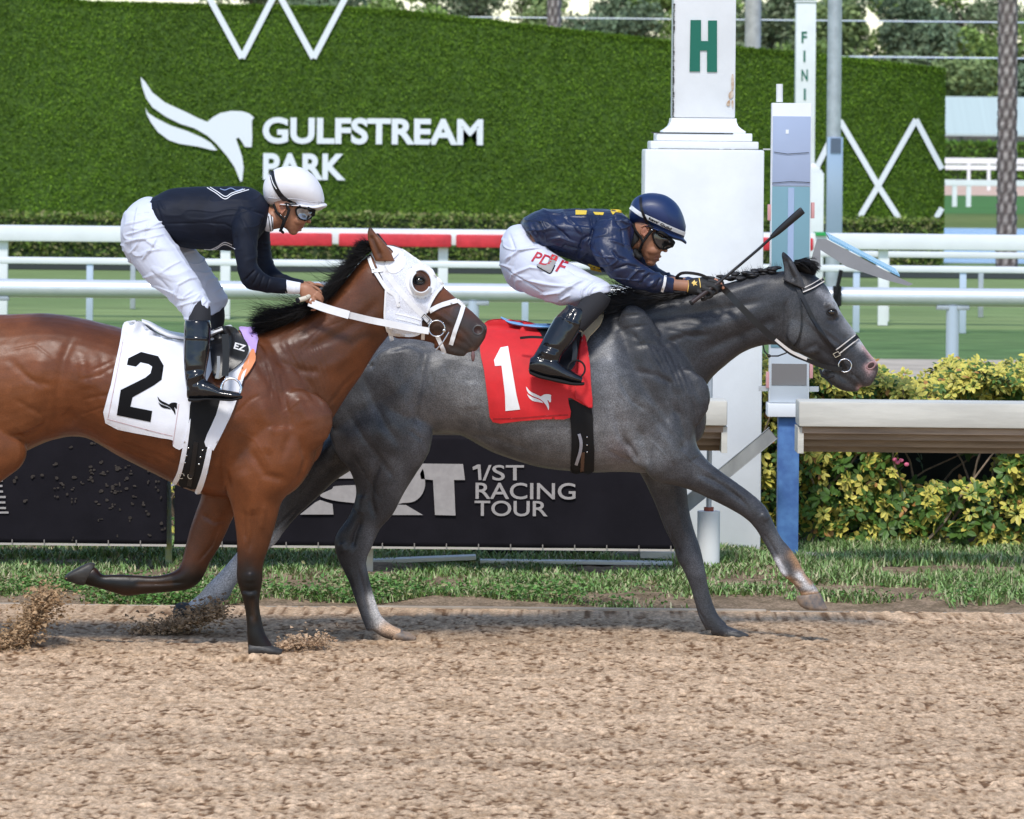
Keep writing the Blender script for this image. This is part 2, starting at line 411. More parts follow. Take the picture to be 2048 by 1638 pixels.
# ================================================================== SETTING
def sheet(name, x0, x1, y0, y1, z, mt, kind='structure', nx=1, ny=1):
    xs = np.linspace(x0, x1, nx+1); ys = np.linspace(y0, y1, ny+1)
    v = [(x, y, z) for y in ys for x in xs]; f = [(j*(nx+1)+i, j*(nx+1)+i+1, (j+1)*(nx+1)+i+1, (j+1)*(nx+1)+i) for j in range(ny) for i in range(nx)]
    return tag(meshobj(name, v, f, mt, smooth=False), kind=kind)
M['dirt'] = mat('track_dirt', (.47, .335, .24), .95, attr='Col', var=.12, vs=22, spec=.1, speck=.26, ss=60, bump=.008, bs=90, stretch=(1, .4, 1))
M['grass'] = mat('turf', (.13, .21, .075), .8, col2=(.10, .18, .06), vs=.35, stretch=(.25, 1, 1), speck=.3, ss=5, bump=.02, bs=8, spec=.1)
M['grass2'] = mat('dry_turf', (.17, .20, .06), .85, col2=(.10, .16, .04), vs=.15, stretch=(.25, 1, 1), speck=.3, ss=3, spec=.1)
M['sand'] = mat('pale_sand', (.46, .40, .33), .95, var=.15, vs=1.5, spec=.1, bump=.03, bs=5)
M['bluewater'] = mat('lake_water', (.12, .27, .55), .25, var=.2, vs=1.2, stretch=(.3, 1, 1), bump=.05, bs=1.5)
M['soil'] = mat('soil', (.33, .24, .165), .95, col2=(.17, .125, .08), vs=7, bump=.012, bs=35, spec=.1, speck=.3, ss=60)
# dirt racing surface: one relief sheet, fine near the finish line
def grow_axis(a, b, st, lo, hi):
    ax = list(np.arange(a, b, st)); s_ = st; x = a
    left = []; 
    while x > lo: s_ *= 1.35; x -= s_; left.append(x)
    s_ = st; x = ax[-1]; right = []
    while x < hi: s_ *= 1.35; x += s_; right.append(x)
    return np.array(left[::-1]+ax+right)
xs = grow_axis(-2.9, 3.0, .0105, -300, 300); ys = grow_axis(15.7, 23.0, .0115, -60, 23.01); ys = ys[ys < 23.45]; ys = np.append(ys[ys < 23.36], [23.37, 23.39, 23.41, 23.44])
GX, GY = np.meshgrid(xs, ys); co = np.stack([GX.ravel(), GY.ravel(), np.zeros(GX.size)], 1)
n1 = noise3(co, (6, 9, 1)); n2 = noise3(co, (28, 15, 1), 2); n3 = noise3(co, (55, 27, 1), 4); bd = noise3(co, (.25, 3.2, 1), 21)+.6*noise3(co, (.6, 9, 1), 22); n4 = noise3(co, (1.2, 1.6, 1), 6)
zz = .010*n1+(.009+.010*bd)*np.maximum(n2, -.16)+(.012+.009*bd)*np.maximum(n3, -.12)-.010*np.maximum(bd, 0)+.02*n4+.008*noise3(co, (70, 34, 1), 7)
for cx, cy, rx, ry, h in ((WX(520, 21.4), 21.35, .14, .12, -.02), (WX(620, 21.6), 21.6, .12, .1, .035), (WX(780, 22), 22.0, .2, .12, -.02), (WX(840, 22), 21.95, .12, .08, .03), (WX(1450, 22), 22.0, .14, .1, -.015), (WX(60, 21.3), 21.5, .3, .2, .04), (WX(535, 21.1), 21.0, .2, .07, .026), (WX(800, 21.8), 21.72, .2, .06, .02), (WX(1460, 22), 21.98, .15, .05, .016)):
    zz += h*np.exp(-((GX.ravel()-cx)/rx)**2-((GY.ravel()-cy)/ry)**2)
co[:, 2] = np.where(co[:, 1] > 23.3, zz*.4, zz)
nx_ = len(xs); ny_ = len(ys); ii, jj = np.meshgrid(np.arange(nx_-1), np.arange(ny_-1)); a = (jj*nx_+ii).ravel()
me = bpy.data.meshes.new('dirt_track'); me.from_pydata(co.tolist(), [], np.stack([a, a+1, a+nx_+1, a+nx_], 1).tolist())
k = np.clip(.6+1.3*n2+1.2*n3+.5*n1, 0, 1)[:, None]; colr = np.array((.46, .302, .180))*(1-k)+np.array((.64, .450, .295))*k; hb = noise3(co, (.05, 1.3, 1), 31)+.5*noise3(co, (.1, 4, 1), 32); colr *= (1-.30*np.clip(hb*2-.1, 0, 1))[:, None]; colr *= (1+.22*noise3(co, (.12, 2.2, 1), 15)+.16*noise3(co, (.4, 7, 1), 16))[:, None]
dk = (np.clip(-n3*4-.42-noise3(co, (80, 30, 1), 13), 0, 1)*np.clip(.60-n2*1.5+bd*1.7+np.interp(noise3(co, (.05, 1.3, 1), 31), (0, .3), (0, .6)), 0, 1)*1.5)[:, None]; dk = np.clip(dk, 0, 1); colr = colr*(1-dk)+np.array((.19, .105, .055))*dk  # dark dips and pale crests put grain shading into the dirt colour
dark_band = np.clip((co[:, 1:2]-21.6)*2.0, 0, 1)*np.clip((22.9-co[:, 1:2])*2.5, 0, 1)*(.5+.5*noise3(co, (1, 5, 1), 8)[:, None]*2); colr *= 1-.28*np.clip(dark_band, 0, 1)  # patchy darker band running along the track
setcol(me, colr); me.materials.append(M['dirt']); me.polygons.foreach_set('use_smooth', [True]*len(me.polygons)); me.update()
tag(link(bpy.data.objects.new('dirt_track', me)), kind='structure')
# grass verge with its slope
def verge_z(x, y): return -.01+.11*np.clip((y-23.45)/1.5, 0, 1)**.8
xs = np.concatenate([[-300, -60, -15], np.linspace(-3.4, 3.4, 200), [15, 60, 300]]); ys = np.linspace(23.40, 27.6, 50)
GX, GY = np.meshgrid(xs, ys); co = np.stack([GX.ravel(), GY.ravel(), np.zeros(GX.size)], 1)
co[:, 2] = verge_z(co[:, 0], co[:, 1])+.03*noise3(co, (3, 4, 1), 3)*(co[:, 1] > 23.5)+.012*noise3(co, (14, 14, 1))*(co[:, 1] > 23.45)
a = (np.arange(len(ys)-1)[:, None]*len(xs)+np.arange(len(xs)-1)).ravel()
sv = meshobj('verge', co, np.stack([a, a+1, a+len(xs)+1, a+len(xs)], 1), M['soil']); tag(sv, kind='structure')
# infield sheets
M['far_turf'] = M['grass2']
tag(sheet('ground', -2500, 2500, 27.58, 5000, -.012, M['grass2']), kind='structure')
sheet('sand_path', -300, 300, 47.2, 52.4, -.004, M['sand']); sheet('turf_course', -400, 400, 52.4, 61.5, -.004, M['grass'])
sheet('turf_inner', -400, 400, 61.5, 99, -.006, mat('mown_turf', (.23, .30, .12), .85, col2=(.18, .25, .095), vs=.12, stretch=(.12, 1, 1), speck=.25, ss=4, spec=.1))
sheet('lake', WX(1750, 99), 60, 99, 146, -.004, M['bluewater'])
sheet('far_turf_strip', -100, 300, 182, 262, -.004, mat('dark_turf', (.07, .18, .045), .8, var=.15, vs=.2, spec=.1)); sheet('far_dirt_strip', -100, 400, 263, 900, -.004, mat('far_dirt', (.62, .42, .32), .9, var=.08, vs=.1))
# kerb strip along the dirt
M['kerb'] = mat('kerb_timber', (.40, .33, .26), .85, var=.3, vs=4, stretch=(.4, 1, 3), bump=.003, bs=30)
mb = MB(); x = -12.0
while x < 12:
    L_ = random.uniform(1.6, 2.6); mb.box(x, x+L_-.02, 23.40, 23.445, -.08, .004+random.uniform(-.006, .005), .004); x += L_
tag(mb.build('kerb', M['kerb']), 'low weathered timber edging half buried between dirt track and grass verge', 'kerb')
# grass blades
def blades(name, n, area, hfun, zfun, hmin, hmax, cols, mt, w=.006, dens=None, lean=.5):
    x = RNG.uniform(area[0], area[1], n); y = RNG.uniform(area[2], area[3], n)
    if dens is not None: kk = RNG.random(n) < dens(x, y); x, y = x[kk], y[kk]; n = len(x)
    h = RNG.uniform(hmin, hmax, n)*hfun(x, y); an = RNG.uniform(0, 2*math.pi, n); ln = h*RNG.uniform(.1, lean*2, n); z = zfun(x, y)-.005
    dx, dy = np.cos(an), np.sin(an); wx, wy = -dy*w, dx*w; p = RNG.uniform(.7, 1.4, n); wx *= p; wy *= p
    b0 = np.stack([x-wx, y-wy, z], 1); b1 = np.stack([x+wx, y+wy, z], 1); mx, my = x+dx*ln*.4, y+dy*ln*.4
    c0 = np.stack([mx-wx*.8, my-wy*.8, z+h*.6], 1); c1 = np.stack([mx+wx*.8, my+wy*.8, z+h*.6], 1); t = np.stack([x+dx*ln, y+dy*ln, z+h], 1)
    v = np.stack([b0, b1, c1, c0, t], 1).reshape(-1, 3); i = np.arange(n)*5
    f = [(a, a+1, a+2, a+3) for a in i]+[(a+3, a+2, a+4) for a in i]
    me = bpy.data.meshes.new(name); me.from_pydata(v.tolist(), [], f); cc = np.array(cols)[RNG.integers(0, len(cols), n)]*RNG.uniform(.7, 1.3, (n, 1))
    setcol(me, np.repeat(cc, 5, 0)); me.materials.append(mt); me.update(); return link(bpy.data.objects.new(name, me))
def gdens(x, y):
    q = np.stack([x, y, 0*x], 1); edge = 23.55+.40*noise3(q, (1.3, 1, 1), 11)+.25*noise3(q, (4, 1, 1), 12)+np.where(x > 1.0, .25, 0)*np.where(x < 2.2, 1, .3)
    bare = np.clip((x-.3)*1.2, 0, .55)*np.clip((24.4-y)*1.6, 0, 1)
    return np.where(y < edge, 0, 1)*np.clip(.64-bare+2.0*noise3(q, (2.6, 4, 1), 9), 0, 1)
G = blades('verge_grass', 120000, (-3.2, 3.3, 23.45, 26.0), lambda x, y: np.clip(1+1.5*noise3(np.stack([x, y, 0*x], 1), (5, 5, 1), 5)+.3*(y > 24.9)+.35*(x > 1.5), .4, 2), verge_z, .014, .044,
           [(.15, .24, .06), (.19, .31, .09), (.25, .37, .14), (.10, .19, .04), (.33, .38, .18), (.44, .40, .24), (.23, .35, .12)], M['leaf'], .0045, gdens, .7)
tag(G, 'rough green grass growing on the verge behind the dirt track edge', 'grass', kind='stuff')
# clover-like low leaves at the front of the verge
def cards(n, centers, size, cols, tilt=.6, quad=True):
    """n leaf-shaped cards at centers (n,3)"""
    n = len(centers); d = RNG.normal(size=(n, 3)); d[:, 2] *= tilt; d /= np.linalg.norm(d, axis=1)[:, None]; u = np.cross(d, RNG.normal(size=(n, 3))); u /= np.linalg.norm(u, axis=1)[:, None]
    s_ = size*RNG.uniform(.6, 1.3, (n, 1)); a = centers-d*s_*.5; b = centers+d*s_*.5; w = u*s_*.28
    nr = np.cross(d, u)*s_*.1
    v = np.stack([a, centers+w+nr, b, centers-w+nr, centers], 1).reshape(-1, 3); i = np.arange(n)*5; f = [(q, q+1, q+4) for q in i]+[(q+1, q+2, q+4) for q in i]+[(q+2, q+3, q+4) for q in i]+[(q+3, q, q+4) for q in i]
    cc = np.array(cols)[RNG.integers(0, len(cols), n)]*RNG.uniform(.7, 1.3, (n, 1)); return v, f, np.repeat(cc, 5, 0)
def cardobj(name, parts, mt, parent=None):
    v = np.concatenate([p[0] for p in parts]); f = []; b = 0
    for p in parts: f += [tuple(b+i for i in q) for q in p[1]]; b += len(p[0])
    me = bpy.data.meshes.new(name); me.from_pydata(v.tolist(), [], f); setcol(me, np.concatenate([p[2] for p in parts])); me.materials.append(mt); me.update()
    return link(bpy.data.objects.new(name, me), parent)
n = 26000; x = RNG.uniform(-3.2, 3.2, n); y = 23.42+np.abs(RNG.normal(0, .30, n)); k = RNG.random(n) < gdens(x, y)*np.where(x > .4, .5, 1); x, y = x[k], y[k]
cen = np.stack([x, y, verge_z(x, y)+RNG.uniform(.005, .07, len(x))], 1)
tag(cardobj('verge_weeds', [cards(0, cen, .026, [(.07, .17, .035), (.10, .23, .045), (.15, .27, .07), (.26, .25, .12)], .3)], M['leaf']), 'low leafy weeds creeping over the timber edge of the verge', 'weeds', kind='stuff')
# ---- finish posts (near one shows its last letter, far one F I N I)
def finish_post(Y, s, cx, ztop, shoulder, group, label, letters, extra):
    k = s; hw = .325*k; uw = .171*k
    z0 = extra['z0']; r = empty('finish_post', (cx, Y, z0), label, 'post', group)
    w = M['white']
    MB().box(cx-hw, cx+hw, Y, Y+2*hw, z0, shoulder, .012).build('base', w, r, True)
    mb = MB(); cy = Y+hw
    for a, z1, z2 in ((.295, 0, .045), (.262, .045, .09)): mb.box(cx-a*k, cx+a*k, cy-a*k, cy+a*k, shoulder+z1*k+.001, shoulder+z2*k, .008)
    mb.build('plinth', w, r, True)
    # curved cap moulding
    bm = bmesh.new(); prof = [(.225, .091), (.228, .10), (.205, .115), (.188, .13), (.180, .15), (.178, .172)]; rings = []
    for a, z in prof:
        a *= k; zz_ = shoulder+z*k; rings.append([bm.verts.new((cx+sx*a, cy+sy*a, zz_)) for sx, sy in ((-1, -1), (1, -1), (1, 1), (-1, 1))])
    for q in range(len(rings)-1):
        for j in range(4): bm.faces.new((rings[q][j], rings[q][(j+1) % 4], rings[q+1][(j+1) % 4], rings[q+1][j]))
    bm.faces.new(rings[-1]); me = bpy.data.meshes.new('moulding'); bm.to_mesh(me); bm.free(); me.materials.append(w); link(bpy.data.objects.new('moulding', me), r)
    MB().box(cx-uw, cx+uw, cy-uw, cy+uw, shoulder+.174*k, ztop, .01).build('shaft', w, r, True)
    for txt, px0, pyb, wd, hh in letters: flat('letter', text_tri(txt, px0, pyb, wd, hh, .03), cy-uw-.004, M['green'], r, .006)
    return r, cy-uw
YP = 25.75; cxp = (WX(1287, YP, 700)+WX(1524, YP, 700))/2
post, yf = finish_post(YP, 1.0, cxp, 5.4, WZ(299, YP, 1405), 'finish line posts', 'tall white finish post with green letter H and rust stains, just behind the navy jockey', [], dict(z0=.04))
cyf = YP+.325-.171-.004
H_ = [(1381, 40), (1402, 40), (1402, 82), (1416, 82), (1416, 41), (1434, 41), (1434, 144), (1414, 144), (1414, 101), (1400, 101), (1400, 143), (1379, 143)]
flat('letter', shape(H_), cyf, M['green'], post, .006)
M['rust'] = mat('rust', (.42, .26, .15), .9, var=.4, vs=30, col2=(.66, .60, .52))
for lp in ([(1463, 152), (1467, 150), (1467.5, 176), (1463, 180)], [(1460, 184), (1465, 180), (1467, 192), (1460, 198), (1457, 190)], [(1455, 203), (1460, 200), (1459, 212), (1453, 210)], [(1464, 200), (1467, 203), (1466, 216), (1463, 210)]):
    V, F = triang([spl(lp, 3)], 4); flat('rust_stain', (V, F), cyf-.001, M['rust'], post, .002)
M['flake'] = mat('flaked_paint_edge', (.05, .05, .05), .9)
for q in range(34):
    y_ = 5+q*6.6+random.uniform(-2, 2)
    if random.random() < .8: flat('flaked_paint', shape([(1346+(300-y_)*.0, y_), (1348+random.random()*2.5, y_+1), (1347.5+random.random()*2, y_+3), (1345.6, y_+3.5)]), cyf-.001, M['flake'], post, .002) if False else None
mbf = MB()
for q in range(60):
    z = WZ(8+q*3.8, cyf); x = cxp-.171; mbf.box(x-.002, x+random.uniform(.002, .008), cyf-.003, cyf+.02, z, z+random.uniform(.004, .012))
mbf.build('flaked_paint', M['flake'], post)
mbf = MB(); sh = WZ(299, YP, 1405)
for z, a in ((sh+.001, .297), (sh+.0905, .262)):
    for q in range(14):
        x = cxp+random.uniform(-a, a); mbf.box(x-.03, x+random.uniform(0, .07), YP+.325-a-.003, YP+.33-a, z-.004, z+.0015)
mbf.build('paint_crack', M['flake'], post)
MB().box(cxp-.30, cxp+.31, YP-.10, YP+.1, .02, .075, .004).build('footing', M['concrete'], post, True)
# conduit and white sleeve in front of the near post
Yc = 24.92; xc = WX(1417, Yc, 1080)
r = empty('drain_sleeve', (xc, Yc, .03), 'short white round sleeve with grey conduit, before the near finish post', 'pipe sleeve')
mb = MB(); mb.bar((xc, Yc, 0), (xc, Yc, WZ(1022, Yc, 1417)), .06, 32); mb.build('sleeve', M['whitepvc'], r, True)
MB().bar((xc, Yc, .3), (xc, Yc, 1.6), .014, 16).build('conduit', M['galv'], r, True)
MB().bar((xc, Yc, WZ(1022, Yc, 1417)+.001), (xc, Yc, WZ(1014, Yc, 1417)), .026, 16).build('coupling', mat('rusty_red', (.3, .07, .04), .7), r, True)
# far finish post
YF = 80.5; kf = .985; cxf = WX(1610, YF, 400)
post2, _ = finish_post(YF, kf, cxf, WZ(4, YF, 1608), WZ(345, YF, 1610), 'finish line posts', 'distant slim white finish post reading FINI downwards, across the infield behind the mirror', [], dict(z0=0))
yq = YF+(.325-.171)*kf-.006
for i, ch in enumerate('FINISH'):
    w_ = 11 if ch in 'FS' else 4 if ch == 'I' else 13
    flat('letter', text_tri(ch, 1608.5-w_/2+i*.35, 86+38*i, w_, 23, .025), yq, M['green'], post2, .008)
MB().box(cxf-.19, cxf+.19, YF+.13, YF+.51, WZ(4, YF, 1608)+.002, WZ(0, YF, 1608), .005).build('cap', M['white'], post2, True)
# ---- finish mirror
Ym = 25.35; ax0, ax1 = WX(1541, Ym, 500), WX(1621, Ym, 500); zb, zt = WZ(806, Ym, 1580), WZ(206, Ym, 1580)
r = empty('finish_mirror', ((ax0+ax1)/2, Ym, zb), 'tall narrow mirror panel in a white frame on a blue post beside the finish line', 'mirror')
mb = MB(); mb.box(ax0, ax1, Ym, Ym+.09, zb, zt, .006); mb.build('housing', M['white'], r, True)
g = [('mirror_upper', WZ(366, Ym), WZ(226, Ym), (.36, .43, .60)), ('mirror_middle', WZ(690, Ym), WZ(366.5, Ym), (.17, .31, .37)), ('mirror_lower', WZ(800, Ym), WZ(690.5, Ym), (.50, .54, .58))]  # sheet colours imitate what the mirror reflects
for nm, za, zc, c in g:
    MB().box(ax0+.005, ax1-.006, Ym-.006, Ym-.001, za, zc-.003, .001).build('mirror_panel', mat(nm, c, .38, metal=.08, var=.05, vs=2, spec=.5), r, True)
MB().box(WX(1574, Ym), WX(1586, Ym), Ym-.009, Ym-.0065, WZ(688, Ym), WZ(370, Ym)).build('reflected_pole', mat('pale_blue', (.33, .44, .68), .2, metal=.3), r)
MB().box(ax0+.012, ax1-.014, Ym-.009, Ym-.0065, WZ(765, Ym), WZ(722, Ym)).build('mirror_strip', mat('grey_reflection', (.22, .225, .24), .12, metal=.4), r)
for q in ([(1548, 304), (1575, 308), (1618, 305)], [(1544, 366), (1580, 363), (1620, 365)]): MB().path([P(*a_, Ym-.011) for a_ in q], .0016, 6).build('wire', M['rubber'], r)
MB().box(WX(1568, Ym), WX(1574, Ym), Ym-.008, Ym-.006, WZ(262, Ym), WZ(254, Ym)).build('sticker', M['signwhite'], r)
for px, py in ((1537, 420), (1624, 415), (1537, 755), (1624, 735)):
    MB().box(WX(px, Ym)-.008, WX(px, Ym)+.010, Ym+.01, Ym+.05, WZ(py+16, Ym), WZ(py-16, Ym), .003).build('reflector', mat('faded_red', (.60, .30, .30), .5), r, True)
MB().bar(P(1559, 204, Ym+.04), P(1559, 168, Ym+.04), .018, 16).build('antenna_stub', M['white'], r, True)
# ledge + blue post
zl = WZ(834, Ym-.05, 1570); MB().box(WX(1537, Ym), WX(1601, Ym), Ym-.05, Ym+.16, zl, zb-.002, .004).build('ledge', M['whitepvc'], r, True)
MB().box(WX(1559, Ym), WX(1601, Ym), Ym-.01, Ym+.10, .02, zl-.001, .004).build('post', M['blue'], r, True)
MB().box(WX(1524, Ym), WX(1545, Ym), Ym+.03, Ym+.05, WZ(295, Ym), WZ(292, Ym)).build('bracket', M['alu'], r); MB().box(WX(1520, Ym), WX(1640, Ym), Ym+.03, Ym+.06, WZ(778, Ym), WZ(768, Ym)).build('bracket', M['alu'], r)
# small rods between post and mirror
# ---- tilted camera tray fixed to the mirror housing
Yt = 25.5
r = empty('camera_tray', P(1635, 520, Yt), 'grey sloping metal tray with ribbed blue top jutting from the mirror post', 'tray')
bm = bmesh.new(); side = [(1634, 478), (1652, 478), (1789, 551), (1826, 568), (1817, 572), (1775, 561), (1692, 533), (1641, 500), (1641, 538), (1622, 537), (1622, 520)]
f0 = [bm.verts.new(P(x, y, Yt-.14)) for x, y in side]; f1 = [bm.verts.new(P(x, y, Yt+.14)) for x, y in side]; bm.faces.new(f0); bm.faces.new(f1[::-1])
for i in range(len(side)): bm.faces.new((f0[i], f1[i], f1[(i+1) % len(side)], f0[(i+1) % len(side)]))
bmesh.ops.recalc_face_normals(bm, faces=bm.faces); me = bpy.data.meshes.new('tray_body'); bm.to_mesh(me); bm.free(); me.materials.append(mat('grey_powder_coat', (.24, .24, .25), .5, var=.06)); link(bpy.data.objects.new('tray_body', me), r)
bl = mat('ribbed_blue_glass', (.20, .42, .62), .25, var=.1, vs=20); mb = MB()
for q in range(26):
    t = q/26; a = np.array((1655, 474))*(1-t)+np.array((1796, 548))*t; b_ = a+np.array((5.0, 2.6)); pa, pb = P(a[0], a[1], Yt), P(b_[0], b_[1], Yt)
    bmv = []
    for yy in (Yt-.12, Yt+.16): bmv += [(pa.x, yy, pa.z+(yy-Yt+.12)*.09), (pb.x, yy, pb.z+(yy-Yt+.12)*.09)]
    vv = [mb.bm.verts.new(c) for c in bmv]; ww = [mb.bm.verts.new((c[0], c[1], c[2]-.012)) for c in bmv]
    mb.bm.faces.new((vv[0], vv[1], vv[3], vv[2])); mb.bm.faces.new((ww[0], ww[1], vv[1], vv[0])); mb.bm.faces.new((ww[1], ww[3], vv[3], vv[1])); mb.bm.faces.new((ww[2], ww[0], vv[0], vv[2]))
mb.build('ribbed_top', bl, r)
# ---- near inner rail: two cantilevered lengths with slatted underside
def near_rail(x0, x1, label, posts):
    Y = 24.45; zt = WZ(805, Y, 1800); r = empty('near_rail', ((x0+x1)/2, Y, .05), label, 'rail', 'inner rail of the dirt track')
    MB().box(x0, x1, Y, Y+.30, zt-.13, zt, .012).build('rail_cap', M['cream'], r, True)
    for q4 in ((x0+.02, x1-.02, Y+.03, Y+.06, zt-.165, zt-.132), (x0+.01, x1-.01, Y+.08, Y+.11, zt-.20, zt-.133), (x0+.01, x1-.01, Y+.16, Y+.19, zt-.24, zt-.134), (x0+.0, x1, Y+.26, Y+.29, zt-.275, zt-.135)): MB().box(*q4).build('slat', M['wood'], r)
    for q4 in ((x0-.002, x0+.028, Y+.031, Y+.31, zt-.27, zt-.136), (x1-.028, x1+.002, Y+.031, Y+.31, zt-.272, zt-.137)): MB().box(*q4).build('end_board', M['cream'], r)
    for px in posts:
        x = px; MB().bar((x, Y+.75, .02), (x, Y+.62, .55), .04, 16).bar((x, Y+.62, .55), (x, Y+.2, zt-.2), .04, 16).build('rail_post', M['white'], r, True)
    return r
near_rail(WX(1600, 24.45), 7.5, 'cream topped inner rail with brown slatted underside, right of the blue mirror post', [3.4, 5.4, 7.2])
near_rail(-9.0, WX(1457, 24.45), 'cream topped inner rail ending just left of the mirror, mostly hidden behind both horses', [-7, -5, -3.2])
# ---- diagonal brace
a, b = P(1546, 866, 25.1), P(1214, 1140, 25.1); r = MB(); d = (b-a); L_ = d.length; M4 = Matrix.Translation((a+b)/2) @ Matrix.Rotation(-math.atan2(d.z, d.x), 4, 'Y')
r.box(-L_/2, L_/2, -.02, .02, -.036, .036, .004, M4); tag(r.build('diagonal_brace', mat('weathered_metal', (.33, .34, .34), .6, metal=.3, var=.15, vs=4, stretch=(3, 1, 1))), 'grey flat diagonal brace crossing in front of the near finish post', 'brace')
# ---- banners
Yb = 24.5
def banner(x0, x1, label):
    r = empty('banner', ((x0+x1)/2, Yb, .1), label, 'banner', 'dark banners hung on the inner rail'); nx = max(4, int((x1-x0)/.03)); xs = np.linspace(x0, x1, nx+1); zt, z0 = WZ(872, Yb), WZ(1095, Yb); zs = np.linspace(z0, zt, 24)
    v = []; 
    for z in zs:
        for x in xs: v.append((x, Yb-.004*math.sin(x*9+z*3)*(.3+.7*(zt-z)/(zt-z0)), z+WZ(0, 1)*0))
    f = [(j*(nx+1)+i, j*(nx+1)+i+1, (j+1)*(nx+1)+i+1, (j+1)*(nx+1)+i) for j in range(23) for i in range(nx)]
    o = meshobj('sheet', v, f, M['banner'], r); md = o.modifiers.new('s', 'SOLIDIFY'); md.thickness = .004
    MB().box(x0, x1, Yb-.004, Yb+.008, z0-.012, z0-.001).build('hem_batten', mat('hem', (.50, .45, .40), .6), r)
    gm0 = mat('grommet', (.25, .22, .2), .5); x = x0+.08
    while x < x1: MB().box(x, x+.006, Yb-.014, Yb-.008, z0-.001, z0+.018).build('grommet', gm0, r); x += .166
    return r
b1 = banner(WX(-900, Yb), WX(334, Yb, 1000), 'dark banner with mud spots hung left of the slit, under the bay horse')
b2 = banner(WX(349, Yb, 1000), WX(1349, Yb, 1000), 'dark banner with large pale logo and racing tour lettering, under the grey horse')
mb = MB()
for q in range(90):
    px = random.gauss(210, 95); py = random.gauss(960, 50)
    if not (5 < px < 330 and 880 < py < 1085): continue
    p = P(px, py, Yb-.0075); [mb.ball(p+Vector((random.uniform(-.012, .012), 0, random.uniform(-.009, .009))), 1, 6, (random.uniform(.004, .012), .0008, random.uniform(.003, .009))) for _k in range(2)]
mb.build('mud_splash', mat('dried_mud', (.055, .046, .040), .95, var=.3, vs=60, spec=.1), b1)['kind'] = 'stuff'
BT = M['bannertext']; yb = Yb-.0085
flat('lettering', text_tri('/ST', 965, 961, 83, 31, .01), yb, BT, b2, .002); flat('lettering', shape([(945, 934), (955, 929), (961, 929), (963, 960), (957, 960), (955.5, 937), (946, 940)]), yb, BT, b2, .002)
flat('lettering', text_tri('RACING', 951, 998, 200, 33, .01, .006), yb, BT, b2, .002)
flat('lettering', text_tri('TOUR', 949, 1032, 146, 31, .01, .006), yb, BT, b2, .002)
for lp in ([(836, 927), (926, 928), (930, 960), (908, 960), (911, 1031), (870, 1030), (866, 960), (842, 958)],
           spl([(780, 928), (838, 930), (850, 960), (846, 985), (830, 1002), (805, 1006), (780, 1004)], 4), [(770, 1008), (812, 1010), (846, 1030), (770, 1030)],
           [(640, 927), (730, 927), (730, 957), (655, 957)], spl([(730, 973), (672, 972), (664, 978), (640, 990), (655, 998), (690, 1004), (730, 1004)], 3), [(600, 1029), (630, 1005), (640, 1000), (665, 1008), (667, 1029)]):
    V, F = triang([lp], 12); flat('emblem', (V, F), yb, BT, b2, .002)
flat('lettering', text_tri('E', -22, 985, 28, 26, .01), yb, BT, b1, .002); flat('lettering', text_tri('RE', -60, 1018, 72, 26, .01), yb, BT, b1, .002)
flat('lettering', shape([(-80, 1023), (17, 1023), (17, 1027), (-80, 1027)]), yb, BT, b1, .002)
# slit between the banners shows a taped pole
mb = MB(); xs_ = WX(342, 24.8, 1000)
mb.bar((xs_, 24.7, .02), (xs_-.02, 24.7, .9), .018, 12); tag(mb.build('thin_stake', mat('pale_blue_stake', (.25, .33, .48), .5, col2=(.45, .50, .08), vs=6, stretch=(.1, .1, 1))), 'thin painted stake seen in the slit between the two dark banners', 'stake')
# boards lying on the verge
def board(name, a, b, th, d, mt, label, Y=24.9):
    pa, pb = P(a[0], a[1], Y), P(b[0], b[1], Y); dd = pb-pa; M4 = Matrix.Translation((pa+pb)/2) @ Matrix.Rotation(-math.atan2(dd.z, dd.x), 4, 'Y')
    tag(MB().box(-dd.length/2, dd.length/2, -d/2, d/2, -th/2, th/2, .004, M4).build(name, mt, smooth=True), label, 'board')
board('loose_board', (700, 1124), (952, 1114), .022, .12, M['whitepvc'], 'white board lying in the grass below the banner, behind the grey hind leg')
board('loose_board', (960, 1122), (1345, 1126), .018, .1, M['whitepvc'], 'long thin white board on the verge under the banner end')
board('loose_board', (1280, 1108), (1350, 1110), .035, .1, M['cream'], 'short cream board wedged under the banner corner', 25.0)
board('concrete_slab', (1600, 1114), (1722, 1121), .05, .35, M['concrete'], 'pale concrete slab at the foot of the blue post', 25.6)
MB_ = MB(); p = P(738, 1150, 24.6); MB_.box(p.x-.02, p.x+.02, 24.6, 24.65, .02, .6, .004); tag(MB_.build('banner_stake', M['cream']), 'cream wooden stake behind the near hind leg of the grey horse', 'stake')
mb = MB(); mb.box(WX(950, 25.3), WX(1345, 25.3), 25.25, 25.35, .03, WZ(1100, 25.3)); tag(mb.build('low_kerb', M['rubber']), 'dark low edging board in shade under the banner', 'edging')
